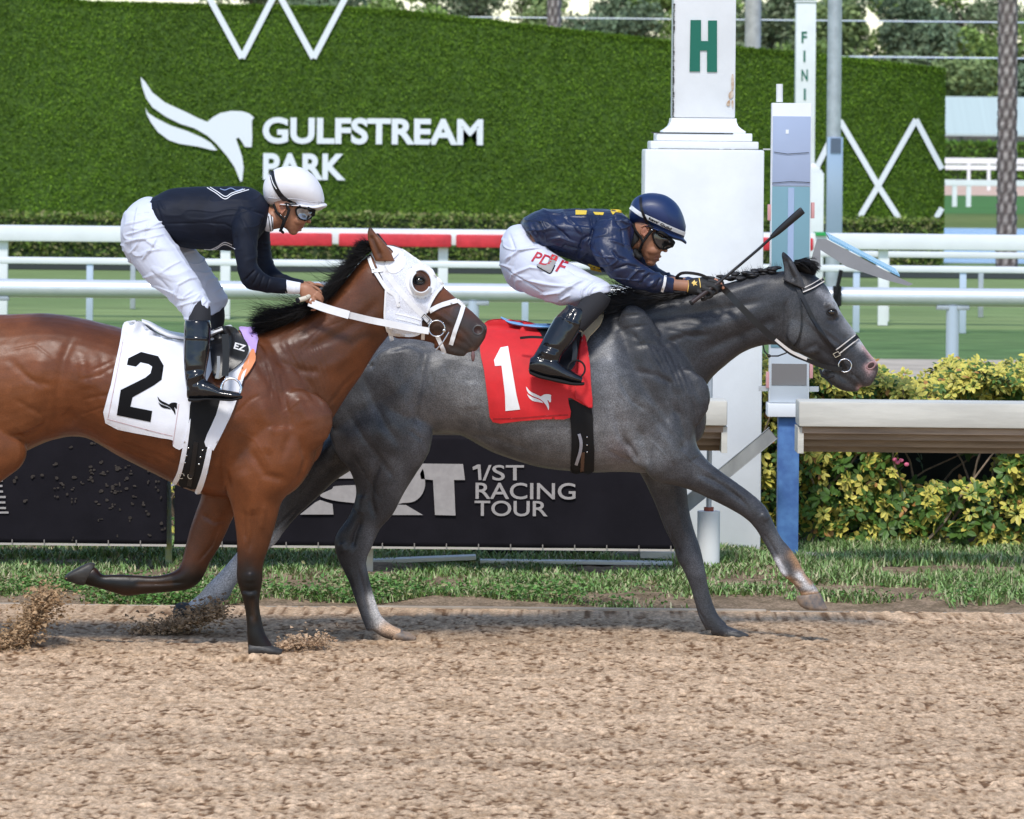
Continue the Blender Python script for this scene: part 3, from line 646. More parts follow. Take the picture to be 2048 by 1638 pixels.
# ---- variegated hedge behind the near rail
def hedge_front(x): return 25.95+.05*math.sin(x*3)
def schefflera(x0, x1, n_ros, label, seed):
    rg = np.random.default_rng(seed); r = empty('hedge_shrub', ((x0+x1)/2, 26.5, .05), label, 'shrub', 'yellow and green shrubs of the hedge')
    vs_, fs_, cs_ = [], [], []; b = 0
    for q in range(n_ros):
        top = rg.random() < .55; x = rg.uniform(x0, x1); hmax = 1.0+.6*0+.05*math.sin(x*5)+.035*math.sin(x*13)
        if top: c = np.array((x, rg.uniform(25.85, 27.1), hmax+rg.normal(0, .03)))
        else:
            z = rg.uniform(.12, hmax); c = np.array((x, 25.95+abs(rg.normal(0, .22)), z))
            if z < .78 and rg.random() < .40-.30*z: continue
            if abs(x-(WX(1905, 26)))<.28 and .45 < z < .75 and c[1] < 26.6: continue
        ax = np.array((rg.normal(0, .5), -.5+rg.normal(0, .4), .75 if top else .45)); ax /= np.linalg.norm(ax); u = np.cross(ax, rg.normal(size=3)); u /= np.linalg.norm(u); w = np.cross(ax, u)
        nl = rg.integers(6, 9); L0 = rg.uniform(.038, .062) if top else rg.uniform(.048, .078); yel = rg.random() < (.72 if top else .50-.25*(c[1] > 26.2))
        for j in range(nl):
            an = 2*math.pi*j/nl+rg.normal(0, .2); d = (math.cos(an)*u+math.sin(an)*w)*.85+ax*rg.uniform(-.1, .45); d /= np.linalg.norm(d); L = L0*rg.uniform(.75, 1.15); wd = np.cross(d, ax); wd /= np.linalg.norm(wd)+1e-9; wd *= L*.21; dr = -ax*L*.22
            s0 = c+d*.01; m1 = c+d*L*.4+wd; m2 = c+d*L*.4-wd; k1 = c+d*L*.78+wd*.85+dr*.5; k2 = c+d*L*.78-wd*.85+dr*.5; t = c+d*L+dr; mid = c+d*L*.45+ax*-.004
            vs_ += [s0, m1, k1, t, k2, m2, mid]; fs_ += [(b, b+1, b+6), (b+1, b+2, b+6), (b+2, b+3, b+6), (b+3, b+4, b+6), (b+4, b+5, b+6), (b+5, b, b+6)]; b += 7
            br = rg.uniform(.75, 1.2)
            if yel: ce = np.array((.62, .53, .10))*br; ci = np.array((.50, .47, .10) if rg.random() < .6 else (.14, .24, .04))*br
            else: ce = np.array((.075, .15, .025))*br; ci = ce*.9
            if rg.random() < .03: ce = np.array((.40, .20, .06)); ci = ce
            cs_ += [ci, ce, ce, ce, ce, ce, ci]
    me = bpy.data.meshes.new('foliage'); me.from_pydata([tuple(v) for v in vs_], [], fs_); setcol(me, np.array(cs_)); me.materials.append(M['leaf']); me.update(); link(bpy.data.objects.new('foliage', me), r)
    mb = MB()
    for q in range(int((x1-x0)*13)):
        x = rg.uniform(x0, x1); y = rg.uniform(25.92, 26.8); p = np.array((x, y, .03)); d = np.array((rg.normal(0, .5), rg.normal(-.1, .25), 1.0)); rad = .011
        for k in range(7):
            d = d+np.array((rg.normal(0, .35), rg.normal(0, .2), .1)); d /= np.linalg.norm(d); p2 = p+d*.15; mb.bar(p, p2, rad, 6, rad*.85); p = p2; rad *= .85
            if p[2] > 1.0: break
    mb.build('branches', mat('bark', (.26, .19, .13), .85, var=.3, vs=30), r); return r
xa = WX(1520, 26)
for i, (a, b, n) in enumerate(((xa, xa+.62, 1700), (xa+.62, xa+1.12, 1450), (xa+1.12, xa+1.75, 1700), (xa+1.75, xa+3.2, 900))):
    schefflera(a, b, n, ['yellow variegated shrub directly behind the blue mirror post', 'yellow variegated shrub between the blue post and the dark gap in the hedge', 'yellow variegated shrub with a dark gap, at the right edge of view', 'yellow variegated shrub beyond the right edge of the hedge gap'][i], 20+i)
for i, (a, b) in enumerate(((-3.6, -2.0), (-2.0, -.4), (-.4, xa-.0))):
    schefflera(a, b, 420, ['yellow green shrub behind the dark banner at far left', 'yellow green shrub behind the slit between banners', 'yellow green shrub behind the lettered banner'][i], 30+i)
tag(MB().box(-9, 9, 27.3, 27.36, 0, .85).build('black_screen', mat('dark_screen', (.01, .014, .012), .9)), 'black screen standing behind the leafy hedge stems', 'screen')  # solid near-black upright behind the hedge stems
mb = MB(); mb.bar((xa-.2, 26.9, .12), (6, 26.9, .12), .022, 12); tag(mb.build('irrigation_pipe', M['rubber']), 'black irrigation pipe running low through the hedge stems', 'pipe')
pf = MB()
for dx, dz in ((0, 0), (.02, .012), (-.015, .016), (.05, -.01)): pf.ball(P(1795, 925, 26.0)+Vector((dx, 0, dz)), .014, 8, (1, .5, .8))
tag(pf.build('pink_flower', mat('pink_petal', (.75, .16, .28), .6)), 'small pink blossom in the hedge below the near rail', 'flower')
# ---- middle pipe rail (fence C)
def rail_line(name, label, group, Y, py, th, depth, xsx, mt, pw, pmt, round_=False, zbot=0, x0=-40, x1=60, clamp=False, extra=None):
    z = WZ(py, Y, 1024); r = empty(name, (0, Y, 0), label, 'fence', group)
    if round_: MB().bar((x0, Y, z-th/2), (x1, Y, z-th/2), th/2, 24).build('rail', mt, r, True)
    else: MB().box(x0, x1, Y-depth/2, Y+depth/2, z-th, z, min(.03, th*.3)).build('rail', mt, r, True)
    for px in xsx:
        x = WX(px, Y, 640)
        MB().bar((x, Y, zbot), (x, Y, z-th+.004), pw/2, 20).build('fence_post', pmt, r, True) if round_ else MB().box(x-pw/2, x+pw/2, Y-pw*.4, Y+pw*.4, zbot, z-th-.001, .008).build('fence_post', pmt, r, True)
        if clamp: MB().box(x-.16, x+.16, Y-.05, Y+.05, z-th-.035, z-th+.012, .01).build('clamp', M['galv'], r, True)
    return r
M['alupost'] = mat('white_alu_post', (.55, .62, .74), .35, metal=.3)
M['alurail'] = mat('white_pipe', (.70, .73, .77), .3, metal=.35, var=.03)
rail_line('pipe_rail', 'silver white round pipe rail on blue white posts with clamps, nearest fence on the infield', 'infield fences', 46, 567.5, .178, .1, [-15-960, -15, 945, 1905, 2865], M['alurail'], .125, M['alupost'], True, clamp=True)
rail_line('low_fence', 'thin white lower fence with dark strip beneath, between pipe rail and red padded rail', 'infield fences', 60, 523.5, .085, .12, [179-436, 179, 1050, 1712, 1925], M['whitepvc'], .085, M['alupost'])
rail_line('far_low_fence', 'faint thin posted fence just beyond the white lower fence', 'infield fences', 66, 529, .05, .06, [265-424, 265, 710, 1537, 1961], M['whitepvc'], .07, M['galv'])
rA = rail_line('broad_rail', 'broad white safety rail on square posts, partly wrapped in red padding', 'infield fences', 62.5, 460, .21, .3, [5-440, 5, 450, 885, 1325, 1765, 2205], M['whitepvc'], .13, M['whitepvc'])
z = WZ(460, 62.5)
for px0, px1 in ((531, 664), (677, 902), (911, 1136), (1145, 1372), (1381, 1538), (1600, 1624)):
    x0, x1 = WX(px0, 62.5), WX(px1, 62.5); MB().box(x0, x1, 62.5-.19, 62.5+.19, z-.235, z-.062, .03).build('red_pad', M['red'], rA, True)
MB().box(WX(1628, 62.5), WX(1650, 62.5), 62.3, 62.7, z-.03, z+.012).build('green_band', M['green2'], rA)
rail_line('second_rail', 'slim white rail just under the broad rail, at the right side only', 'infield fences', 64, 495, .085, .1, [1770, 2100], M['whitepvc'], .1, M['whitepvc'], x0=WX(1625, 64))
mb = MB(); p = P(1672, 600, 45.9); mb.path([P(1682, 540, 45.85), P(1672, 590, 45.85), P(1676, 622, 45.9)], .02, 8); mb.box(p.x-.03, p.x+.05, 45.85, 45.95, WZ(612, 45.9, 1670), WZ(572, 45.9, 1670), .01)
tag(mb.build('rail_strap', M['rubber']), 'black strap and bracket tied to the pipe rail in front of the grey horse forehead', 'strap')
# ---- clipped hedge before the green wall
def leafbox(name, x0, x1, y0, y1, z0, z1, size, n, cols, core, parent=None, jit=.06):
    r = empty(name, ((x0+x1)/2, (y0+y1)/2, z0), None, None) if parent is None else parent
    MB().box(x0+jit, x1-jit, y0+jit, y1-jit, z0, z1-jit).build('inner_twigs', core, r)
    m_ = n; f_ = RNG.random(m_); top = f_ < .35
    c = np.stack([RNG.uniform(x0, x1, m_), np.where(top, RNG.uniform(y0, y1, m_), y0+np.abs(RNG.normal(0, jit, m_))), np.where(top, z1+RNG.normal(0, jit*.6, m_), RNG.uniform(z0, z1, m_))], 1)
    cardobj('foliage', [cards(0, c, size, cols)], M['leafwall'], r); return r
hc = mat('hedge_core', (.03, .05, .015), .9, var=.3, vs=3)
hx = [WX(-800, 94), WX(560, 94), WX(1240, 94), WX(1880, 94)]
for i in range(3):
    h = leafbox('clipped_hedge', hx[i], hx[i+1], 93.4, 94.6, 0.0, WZ(432, 93.4, 0 if i == 0 else 700), .10, 16000 if i == 0 else 9000, [(.13, .20, .04), (.20, .26, .05), (.09, .15, .03), (.24, .24, .10)], hc)
    tag(h, ['clipped light green hedge at the left foot of the big green wall', 'clipped light green hedge under the lettered part of the green wall', 'clipped hedge at the right foot of the green wall, behind the white posts'][i], 'hedge', 'clipped hedges below the green wall')
sheet('dark_ground_strip', -60, 60, 86.5, 93.6, .004, mat('near_black_ground', (.018, .022, .014), .95, var=.3, vs=6))  # near-black ground strip in front of the clipped hedge
# ---- the big green wall
YW = 97.0; top = [(-900, -70), (0, -28), (175, 2), (420, 8), (700, 14), (820, 22), (1000, 42), (1345, 82), (1600, 104), (1800, 126), (1890, 137)]
r = empty('green_wall', P(900, 540, YW), 'huge artificial hedge wall with white lettering and logo, behind all the fences', 'wall')
tw = [(P(x, y, YW).x, P(x, y, YW).z) for x, y in top]; xr = WX(1889, YW, 400)
out = [(tw[0][0], .05)]+tw[:-1]+[(xr-.25, tw[-1][1]+.02), (xr-.06, tw[-1][1]-.08), (xr, tw[-1][1]-.3), (xr, .05)]
MB().poly(out, YW, YW+.5).build('wall_panel', M['wall_green'], r)
txs = np.array([q[0] for q in tw]); tzs = np.array([q[1] for q in tw]); n = 240000; x = RNG.uniform(tw[0][0], xr, n); zt_ = np.interp(x, txs, tzs); zc = np.where(RNG.random(n) < .06, zt_+RNG.uniform(-.1, .02, n), RNG.uniform(.1, 1, n)*zt_)
cen = np.stack([x, YW-RNG.uniform(.0, .05, n), zc], 1); big = noise3(cen, (1.1, 1, 2.2), 2)+.6*noise3(cen, (4, 1, 7), 5)
d_ = cards(0, cen, .048, [(.085, .165, .012), (.11, .20, .015), (.062, .13, .010), (.14, .235, .024)], 1.2); d_ = (d_[0], d_[1], d_[2]*1.15*np.repeat((1+.40*big)*(1+.10*np.sign(np.sin(cen[:, 0]*1.35+1))*(cen[:, 0] < -6)), 5)[:, None])
cardobj('turf_fibres', [d_], M['leafwall'], r)
yt = YW-.062
def wline(pts, w=11):
    for a, b in zip(pts[:-1], pts[1:]): flat('white_line', shape(ribbon_loop([a, b], w)), yt-random.uniform(.001, .012), M['signwhite'], r, .008)
wline([(410, -20), (484, 116), (556, -24)], 12); wline([(552, -22), (627, 116), (702, -26)], 12)
wline([(1629, 344), (1680, 241), (1758, 374), (1822, 474)]); wline([(1692, 480), (1758, 369), (1832, 239), (1884, 338)]); wline([(1846, 480), (1884, 416)])
for lp in logo(281, 154, 1/2.7307, 1.0): V, F = triang([lp], 14); flat('logo', (V, F), yt, M['signwhite'], r, .008)
flat('lettering', text_tri('GULFSTREAM', 525, 287, 441, 53, .035, .009), yt, M['signwhite'], r, .008)
flat('lettering', text_tri('PARK', 526, 359, 165, 53, .035, .009), yt, M['signwhite'], r, .008)
# ---- poles, palms, cable
x = WX(1667, 78, 300); r = empty('light_pole', (x, 78, 0), 'galvanised steel pole with a pale blue strip, between far finish post and lattice lines', 'pole', 'poles around the infield')
MB().bar((x, 78, 0), (x, 78, 9), .118, 24).build('pole', M['galv'], r, True)
MB().box(x-.115, x+.145, 77.84, 77.875, WZ(480, 78), WZ(268, 78), .01).build('sleeve', mat('pale_strip', (.34, .43, .58), .25, metal=.3), r, True); MB().box(x-.06, x+.11, 77.82, 77.838, WZ(300, 78), WZ(270, 78)).build('dark_box', mat('slate', (.09, .12, .18), .4), r)  # flat pale blue strip and small slate box before the pole
x = WX(1506, 112, 50); tag(MB().bar((x, 112, 0), (x, 112, 11), .2, 24, .185).build('concrete_pole', M['concrete'], smooth=True), 'pale concrete pole rising behind the top of the green wall', 'pole', 'poles around the infield')
for i, (Y, ya, xa_, xb_) in enumerate(((130, 38, -70, 90), (130, 109, -70, 90))):
    z = WZ(ya, Y, 1345); mb = MB(); mb.bar((xa_, Y+i*.5, z), (xb_, Y+i*.5, z), .018*(1 if i else .9), 8); tag(mb.build('overhead_cable', M['signwhite']), ['upper white cable strung level before the distant trees', 'lower white cable strung level before the distant trees'][i], 'cable', 'cables strung behind the wall')
M['palmbark'] = mat('palm_bark', (.17, .13, .12), .9, attr='Col', bump=.01, bs=30)
def palm(px, Y, wpx, lean, label):
    x = WX(px, Y, 520); r = empty('palm_tree', (x, Y, 0), label, 'palm', 'palms by the lake'); rad = wpx/2/(FPX/Y); vs_ = []; fs_ = []; cs_ = []; rg = np.random.default_rng(int(px)); nseg = 26; H = 11; nz = int(H/.045)
    for j in range(nz+1):
        z = j*.045
        for i in range(nseg):
            a = 2*math.pi*(i+(j % 2)*.0)/nseg; ph = (i/nseg*9+j*.21); sc = (ph % 1); row = ((j*.24+ (i/nseg*9)*.5) % 1)
            k = abs(math.sin(math.pi*(i/nseg*7+j*.11)))*abs(math.sin(math.pi*(i/nseg*7-j*.11)))
            rr = rad*(1+.14*(1-z/H)*(z < 1.2)*(1.2-z)+.16*k+.04*rg.normal()); vs_.append((x+lean*z+rr*math.cos(a), Y+rr*math.sin(a), z))
            c = np.array((.10, .075, .07))*(1-k)+np.array((.52, .46, .43))*k**1.5; cs_.append(c*rg.uniform(.7, 1.2))
    for j in range(nz):
        for i in range(nseg): fs_.append((j*nseg+i, j*nseg+(i+1) % nseg, (j+1)*nseg+(i+1) % nseg, (j+1)*nseg+i))
    o = meshobj('trunk', vs_, fs_, M['palmbark'], r); setcol(o.data, np.array(cs_))
    vv, ff, cc = [], [], []; b = 0; top = np.array((x+lean*H, Y, H))
    for q in range(34):
        az = rg.uniform(0, 2*math.pi); el = rg.uniform(-.5, 1.2); d = np.array((math.cos(az)*math.cos(el), math.sin(az)*math.cos(el), math.sin(el))); p = top.copy(); sd_ = np.cross(d, (0, 0, 1.)); sd_ /= np.linalg.norm(sd_)
        for k in range(26):
            p = p+d*.12; d = d+np.array((0, 0, -.055)); d /= np.linalg.norm(d)
            for s_ in (-1, 1):
                t = p+sd_*s_*.5*math.sin(math.pi*(k+2)/29)+np.array((0, 0, -.18))+d*.25; vv += [p-d*.02, p+d*.02, t]; ff.append((b, b+1, b+2)); b += 3; cc += [np.array((.07, .14, .04))*rg.uniform(.7, 1.3)]*3
    cardobj('crown', [(np.array(vv), ff, np.array(cc))], M['leaf'], r)
palm(2013, 92, 36, -.004, 'slim palm trunk with diamond bark at the right edge, standing by the blue lake'); palm(1103, 118, 26, 0, 'palm trunk peeking over the green wall left of the near finish post')
# ---- far barn, far hedge, far rails
YB = 440; r = empty('barn', (WX(2100, YB), YB, 0), 'long low barn with pale green metal roof across the lake', 'barn')
x0, x1 = WX(1700, YB), WX(2700, YB); zr1, zr0 = WZ(192, YB, 1960), WZ(268, YB, 1960)
MB().poly([(x0, 0), (x0, zr0-.1), (x1, zr0-.1), (x1, 0)], YB+1, YB+10).build('wall', mat('barn_wall', (.22, .27, .30), .7, var=.2, vs=.3), r)
bm = bmesh.new(); vv = [bm.verts.new(c) for c in ((x0, YB-.5, zr0), (x1, YB-.5, zr0), (x1, YB+6, zr1), (x0, YB+6, zr1), (x0, YB-.5, zr0-.2), (x1, YB-.5, zr0-.2), (x1, YB+12, zr0), (x0, YB+12, zr0))]
for f in ((0, 1, 2, 3), (4, 5, 1, 0), (3, 2, 6, 7), (4, 7, 6, 5), (0, 3, 7, 4), (1, 5, 6, 2)): bm.faces.new([vv[i] for i in f])
mb = MB(); mb.bm.free(); mb.bm = bm
mb.build('roof', mat('barn_roof', (.44, .53, .52), .55, var=.05, vs=.5, stretch=(6, .05, .05)), r)
mb = MB(); x = x0
while x < x1: mb.box(x, x+.2, YB+.7, YB+.95, 0, zr0-.25); x += 3.4
mb.build('pillar', mat('barn_post', (.08, .14, .16), .7), r)
h = leafbox('far_hedge', WX(1600, 420), WX(2700, 420), 420, 423, 0, WZ(287, 420, 1960), .5, 9000, [(.10, .20, .03), (.14, .25, .04), (.06, .14, .02)], hc, jit=.2); tag(h, 'long clipped bright green hedge in front of the barn', 'hedge')
for i, (Y, py, th, pxs) in enumerate(((400, 320, .16, []), (330, 328, .3, [1975]), (300, 340, .3, [1975]), (205, 372, .26, [1907, 2140]))):
    z = WZ(py, Y, 1960); r = empty('far_rail', (WX(2000, Y), Y, 0), ['faint thin white rail nearest the distant barn hedge', 'distant white rail, second from the barn', 'distant white rail above the pinkish dirt strip', 'bright white rail above the dark green far turf'][i], 'fence', 'rails of the far side of the course')
    MB().box(WX(1500, Y), WX(2900, Y), Y-.1, Y+.1, z-.0, z+th, .02).build('rail', M['whitepvc'], r)
    for px in [1700+235*k for k in range(5)]+pxs: x_ = WX(px, Y); MB().box(x_-.1, x_+.1, Y-.08, Y+.08, 0, z-.001).build('fence_post', M['whitepvc'], r)
# ---- distant trees
M['farleaf'] = mat('far_leaf', (.1, .2, .05), .6, attr='Col', spec=.2)
def far_tree(x, Y, H, W, cols, label, seed, n=8000):
    rg = np.random.default_rng(seed); r = empty('tree', (x, Y, 0), label, 'tree', 'trees beyond the barn')
    mb = MB(); mb.bar((x, Y, 0), (x+rg.normal(0, .3), Y, H*.55), .32, 10, .2)
    K = 16; cl = []
    for k in range(K):
        a = rg.uniform(0, 2*math.pi); rr = W*.5*rg.uniform(.1, .8); z = H*rg.uniform(.15, .9); sh = 1-.55*abs(z/H-.5); c = np.array((x+rr*math.cos(a)*sh, Y+rr*math.sin(a)*sh, z)); cl.append((c, W*rg.uniform(.14, .27)))
        mb.bar((x, Y, min(z*.7, H*.5)), c, .12, 6, .04)
    mb.build('trunk', mat('far_bark', (.13, .10, .08), .9) if 'fb' not in M else M['fb'], r)
    pts = []; tint = []
    for c, s_ in cl:
        m_ = n//K; d = rg.normal(size=(m_, 3)); d /= np.linalg.norm(d, axis=1)[:, None]; q = c+d*s_*(rg.uniform(.45, 1.05, (m_, 1)))*np.array((1, 1, .8)); pts.append(q); tint.append(np.full(m_, rg.uniform(.75, 1.25)))
    pts = np.concatenate(pts); tint = np.concatenate(tint); v, f, c = cards(0, pts, .7, cols, .8); cardobj('crown', [(v, f, c*np.repeat(tint, 5)[:, None])], M['farleaf'], r)
M['fb'] = mat('far_bark', (.13, .10, .08), .9)
PAL = [[(.19, .26, .10), (.24, .31, .12), (.14, .20, .08)], [(.13, .18, .09), (.16, .21, .11), (.20, .24, .14)], [(.20, .31, .08), (.26, .37, .10), (.15, .23, .07)], [(.14, .20, .12), (.18, .24, .14), (.11, .16, .09)]]  # leaf tones lightened and greyed, distance haze put into the colour
LM = [(620, 'farthest left above the W lines'), (800, 'at the left end of the tree line'), (950, 'well left of the small palm trunk'), (1080, 'just left of the small palm trunk'), (1200, 'just right of the small palm trunk'), (1330, 'just left of the near finish post'), (1480, 'behind the shaft lettered H'), (1580, 'behind the concrete pole'), (1680, 'behind the slim FINI post'), (1790, 'just right of the steel pole'), (1900, 'above the right end of the green wall'), (2010, 'just left of the lakeside palm'), (2150, 'just right of the lakeside palm'), (2300, 'past the right edge'), (2420, 'well past the right edge'), (9999, 'farthest past the right edge')]
USED = set()
def lmk(px, row):
    i = next(i for i, q in enumerate(LM) if px < q[0])
    while (row, i) in USED and i < len(LM)-1: i += 1
    USED.add((row, i)); return LM[i][1]
kinds = ['olive green round tree', 'dark grey green tree', 'fresh yellow green tree', 'blue green feathery tree']; q = 0
for row, (Y, H, lo, hi, stp) in enumerate(((470, 14, 780, 2350, 140), (500, 20, 640, 2400, 150), (540, 26, 480, 2450, 125))):
    px = lo; ct = 0
    while px < hi:
        ct += 1
        k = (q*7+row*3) % 4; hh = H*random.uniform(.85, 1.12); x = WX(px, Y, 100)
        far_tree(x, Y+random.uniform(-6, 6), hh, stp*1.55/(FPX/Y), PAL[k], '%s %s, %s row' % (kinds[k], lmk(px, row), ['front', 'middle', 'rear'][row]), 100+q); q += 1; px += stp*random.uniform(.85, 1.15)
# ================================================================== HORSES
M['greycoat'] = mat('grey_coat', (.1, .1, .11), .40, attr='Col', speck=.40, ss=200, bump=.0009, bs=170, var=.16, vs=11, spec=.34, sheen=0, rvar=.06)
M['baycoat'] = mat('bay_coat', (.2, .07, .03), .37, attr='Col', speck=.14, ss=190, bump=.0006, bs=190, var=.10, vs=9, spec=.30, sheen=0, rvar=.06)
M['hair'] = mat('black_hair', (.007, .006, .006), .5, spec=.3)
M['greyhair'] = mat('dark_grey_hair', (.020, .020, .023), .55, spec=.3)
M['eye'] = mat('horse_eye', (.008, .005, .004), .06, coat=1)
M['hoof'] = mat('hoof', (.035, .032, .03), .5, var=.3, vs=25, bump=.001, bs=80)
M['hoofpale'] = mat('pale_hoof', (.32, .22, .15), .55, col2=(.10, .09, .09), vs=18)
M['nostril'] = mat('nostril_dark', (.03, .008, .006), .6)
M['whitestrap'] = mat('white_strap', (.78, .78, .80), .4, var=.04, vs=30)
M['whitecloth'] = mat('white_cloth', (.76, .77, .83), .75, bump=.0006, bs=300, var=.03, vs=12, sheen=.2)
M['mesh'] = mat('white_mesh', (.70, .71, .78), .7, speck=.28, ss=420, bump=.001, bs=400)
M['redcloth'] = mat('red_cloth', (.62, .012, .018), .7, bump=.0006, bs=300, var=.08, vs=12, sheen=.25)
M['tan'] = mat('chamois', (.50, .40, .26), .8, var=.1, vs=20)
M['purple'] = mat('lilac_foam', (.52, .36, .75), .8); M['orange'] = mat('orange_foam', (.80, .30, .14), .8)
M['numblack'] = mat('black_print', (.008, .008, .009), .8, spec=.1); M['numwhite'] = mat('white_print', (.80, .80, .82), .6)

def strands(name, roots, n, mt, parent, seed=0, w=.0022, seg=9):
    """roots: list of (start px, direction px, length px, droop, dy) control rows interpolated along the crest"""
    rg = np.random.default_rng(seed); vs_ = []; fs_ = []; b = 0; R = np.array(roots, float); Y0 = parent['_Y0']
    for q in range(n):
        t = rg.random()*(len(R)-1); i = min(int(t), len(R)-2); r = R[i]*(1-(t-i))+R[i+1]*(t-i); x, y, dx, dy, L, dr, yo = r
        x += rg.normal(0, 3); y += rg.normal(0, 2.5); L *= rg.uniform(.35, 1.15); a = math.atan2(dy, dx)+rg.normal(0, .13); yo += rg.normal(0, .018); c1, c2 = rg.normal(0, .35), rg.uniform(0, 6); dep = rg.normal(-.02, .03)
        Ppts = []
        for k in range(seg+1):
            s = k/seg; ang = a+c1*s+.12*math.sin(s*5+c2)+dr*s*s; Ppts.append((x, y, yo+dep*s)); x += math.cos(ang)*L/seg; y += math.sin(ang)*L/seg
        for k, (X_, Y_, d) in enumerate(Ppts):
            p = P(X_, Y_, Y0+d); ww = w*(1-.85*(k/seg)**1.5); vs_ += [(p.x, p.y-.3*ww, p.z+ww), (p.x, p.y+ww, p.z-.5*ww), (p.x-ww*.6, p.y-ww, p.z-.6*ww)]
        for k in range(seg):
            for j in range(3): fs_.append((b+k*3+j, b+k*3+(j+1) % 3, b+(k+1)*3+(j+1) % 3, b+(k+1)*3+j))
        b += (seg+1)*3
    return meshobj(name, vs_, fs_, mt, parent)
def ring3(name, x, y, r, th, Y, mt, parent, tilt=0, n=28, yaw=0):
    c = P(x, y, Y); R = r/(FPX/Y); mb = MB(); pts = []
    for i in range(n+1):
        a = 2*math.pi*i/n; pts.append(c+Vector((R*math.cos(a)*math.cos(yaw), R*math.cos(a)*math.sin(yaw)+R*math.sin(a)*tilt, R*math.sin(a))))
    mb.path(pts, th, 8); return mb.build(name, mt, parent, True)
def free_strap(name, pts, w_m, th_m, mt, parent):
    """flat band through (px,py,Y); broad side towards -Y"""
    R = cr_interp(pts, 5); q = [P(*r) for r in R]; v = []; f = []
    for i, p in enumerate(q):
        t = (q[min(i+1, len(q)-1)]-q[max(i-1, 0)]).normalized(); n = t.cross(Vector((0, 1, 0))).normalized(); o = Vector((0, th_m/2, 0))
        v += [p+n*w_m/2-o, p-n*w_m/2-o, p-n*w_m/2+o, p+n*w_m/2+o]
    for i in range(len(q)-1):
        for j in range(4): f.append((i*4+j, i*4+(j+1) % 4, (i+1)*4+(j+1) % 4, (i+1)*4+j))
    f += [(3, 2, 1, 0), tuple(len(v)-4+j for j in range(4))]
    return meshobj(name, v, f, mt, parent, smooth=False)
# ------------------------------------------------------------------ grey horse
YG = 22.0
g = Blob(YG)
g.tube([(668,795,664,850,.05),(688,738,670,900,.15),(735,690,700,925,.21),(795,665,775,915,.25),(860,658,845,875,.265),(930,650,912,868,.265),(1000,652,985,904,.28),(1080,660,1068,932,.285),(1140,652,1138,942,.275),(1200,626,1188,945,.255),(1255,606,1250,944,.235),(1310,625,1305,945,.225),(1360,670,1352,925,.20),(1392,730,1388,890,.15),(1407,785,1403,850,.07)], sub=5, seg=40)
g.tube([(1180,640,1300,880,.16),(1235,610,1385,835,.16),(1300,596,1415,768,.125),(1370,588,1450,732,.105),(1440,570,1488,704,.092),(1500,553,1525,691,.085),(1550,543,1565,690,.082),(1592,540,1600,688,.07)], sub=5, seg=32)
g.tube([(1598,541,1556,598,.05),(1625,548,1556,672,.078),(1650,568,1576,697,.088),(1669,600,1600,708,.088),(1687,632,1628,722,.078),(1706,658,1650,737,.064),(1722,682,1668,748,.055),(1737,704,1682,762,.05),(1750,720,1700,772,.05),(1757,735,1726,774,.045),(1752,752,1740,772,.028)], sub=5, seg=28)
g.limb([(1648,738,14,.035),(1668,754,15,.036),(1690,768,14,.034),(1708,775,9,.024),(1718,778,4,.014)])           # chin and lower lip
g.ell(1612,668,46,36,.03,-.062,.75)                                                                                 # cheek
g.ell(1744,731,13,12,.012,-.035)
g.ell(1664,618,18,10,.018,-.062,.9)                                                                                 # brow
# near ear is a part; trunk muscles
g.ell(1325,810,74,100,.060,-.160,1.2); g.ell(1305,880,60,60,.05,-.15,.3); g.ell(740,800,70,100,.04,-.20,1.3); g.ell(800,760,70,70,.04,-.215,0)
g.ell(1285,700,44,95,.04,-.145,-.3); g.ell(1385,835,28,52,.07,-.07); g.ell(1385,835,28,52,.07,.07)
# near hind
g.tube([(690,790,840,780,.10,-.13),(660,850,864,850,.125,-.14),(662,880,862,892,.12,-.14),(676,912,850,920,.10,-.14),(700,943,832,948,.085,-.135),(712,985,806,990,.066,-.13),(698,1032,786,1028,.052,-.13),(673,1068,760,1058,.044,-.13),(669,1092,745,1092,.040,-.13),(678,1122,733,1122,.034,-.13),(697,1162,739,1158,.027,-.13),(711,1202,750,1198,.025,-.13),(724,1238,764,1234,.028,-.13),(733,1262,782,1252,.029,-.13)], sub=5)
g.limb([(755,1248,17,.028),(775,1262,15,.03),(800,1270,12,.03)], dy=-.13)
# far hind
g.tube([(690,830,770,885,.10,.12),(640,885,718,930,.11,.13),(598,925,672,960,.09,.135),(568,955,640,990,.07,.135),(545,985,600,1027,.055,.135),(528,1022,570,1060,.045,.135),(508,1052,552,1086,.040,.135),(490,1082,524,1110,.030,.135),(463,1118,494,1142,.025,.135),(434,1150,470,1172,.029,.135),(412,1172,456,1198,.030,.135),(398,1188,432,1212,.026,.135),(376,1206,405,1226,.026,.135),(366,1214,388,1232,.024,.135)], sub=5)
# near fore, reaching forward
g.tube([(1290,840,1400,820,.10,-.12),(1288,930,1392,880,.105,-.13),(1312,962,1410,915,.085,-.13),(1344,970,1438,940,.068,-.13),(1380,980,1474,966,.055,-.13),(1420,998,1500,985,.046,-.13),(1460,1018,1520,1002,.042,-.13),(1492,1038,1535,1020,.041,-.13),(1511,1058,1548,1047,.038,-.13),(1525,1080,1563,1076,.030,-.13),(1540,1106,1583,1100,.026,-.13),(1553,1130,1598,1124,.026,-.13),(1564,1150,1611,1148,.031,-.13),(1582,1164,1622,1160,.030,-.13),(1597,1180,1632,1174,.026,-.13),(1601,1193,1640,1186,.030,-.13)], sub=5)
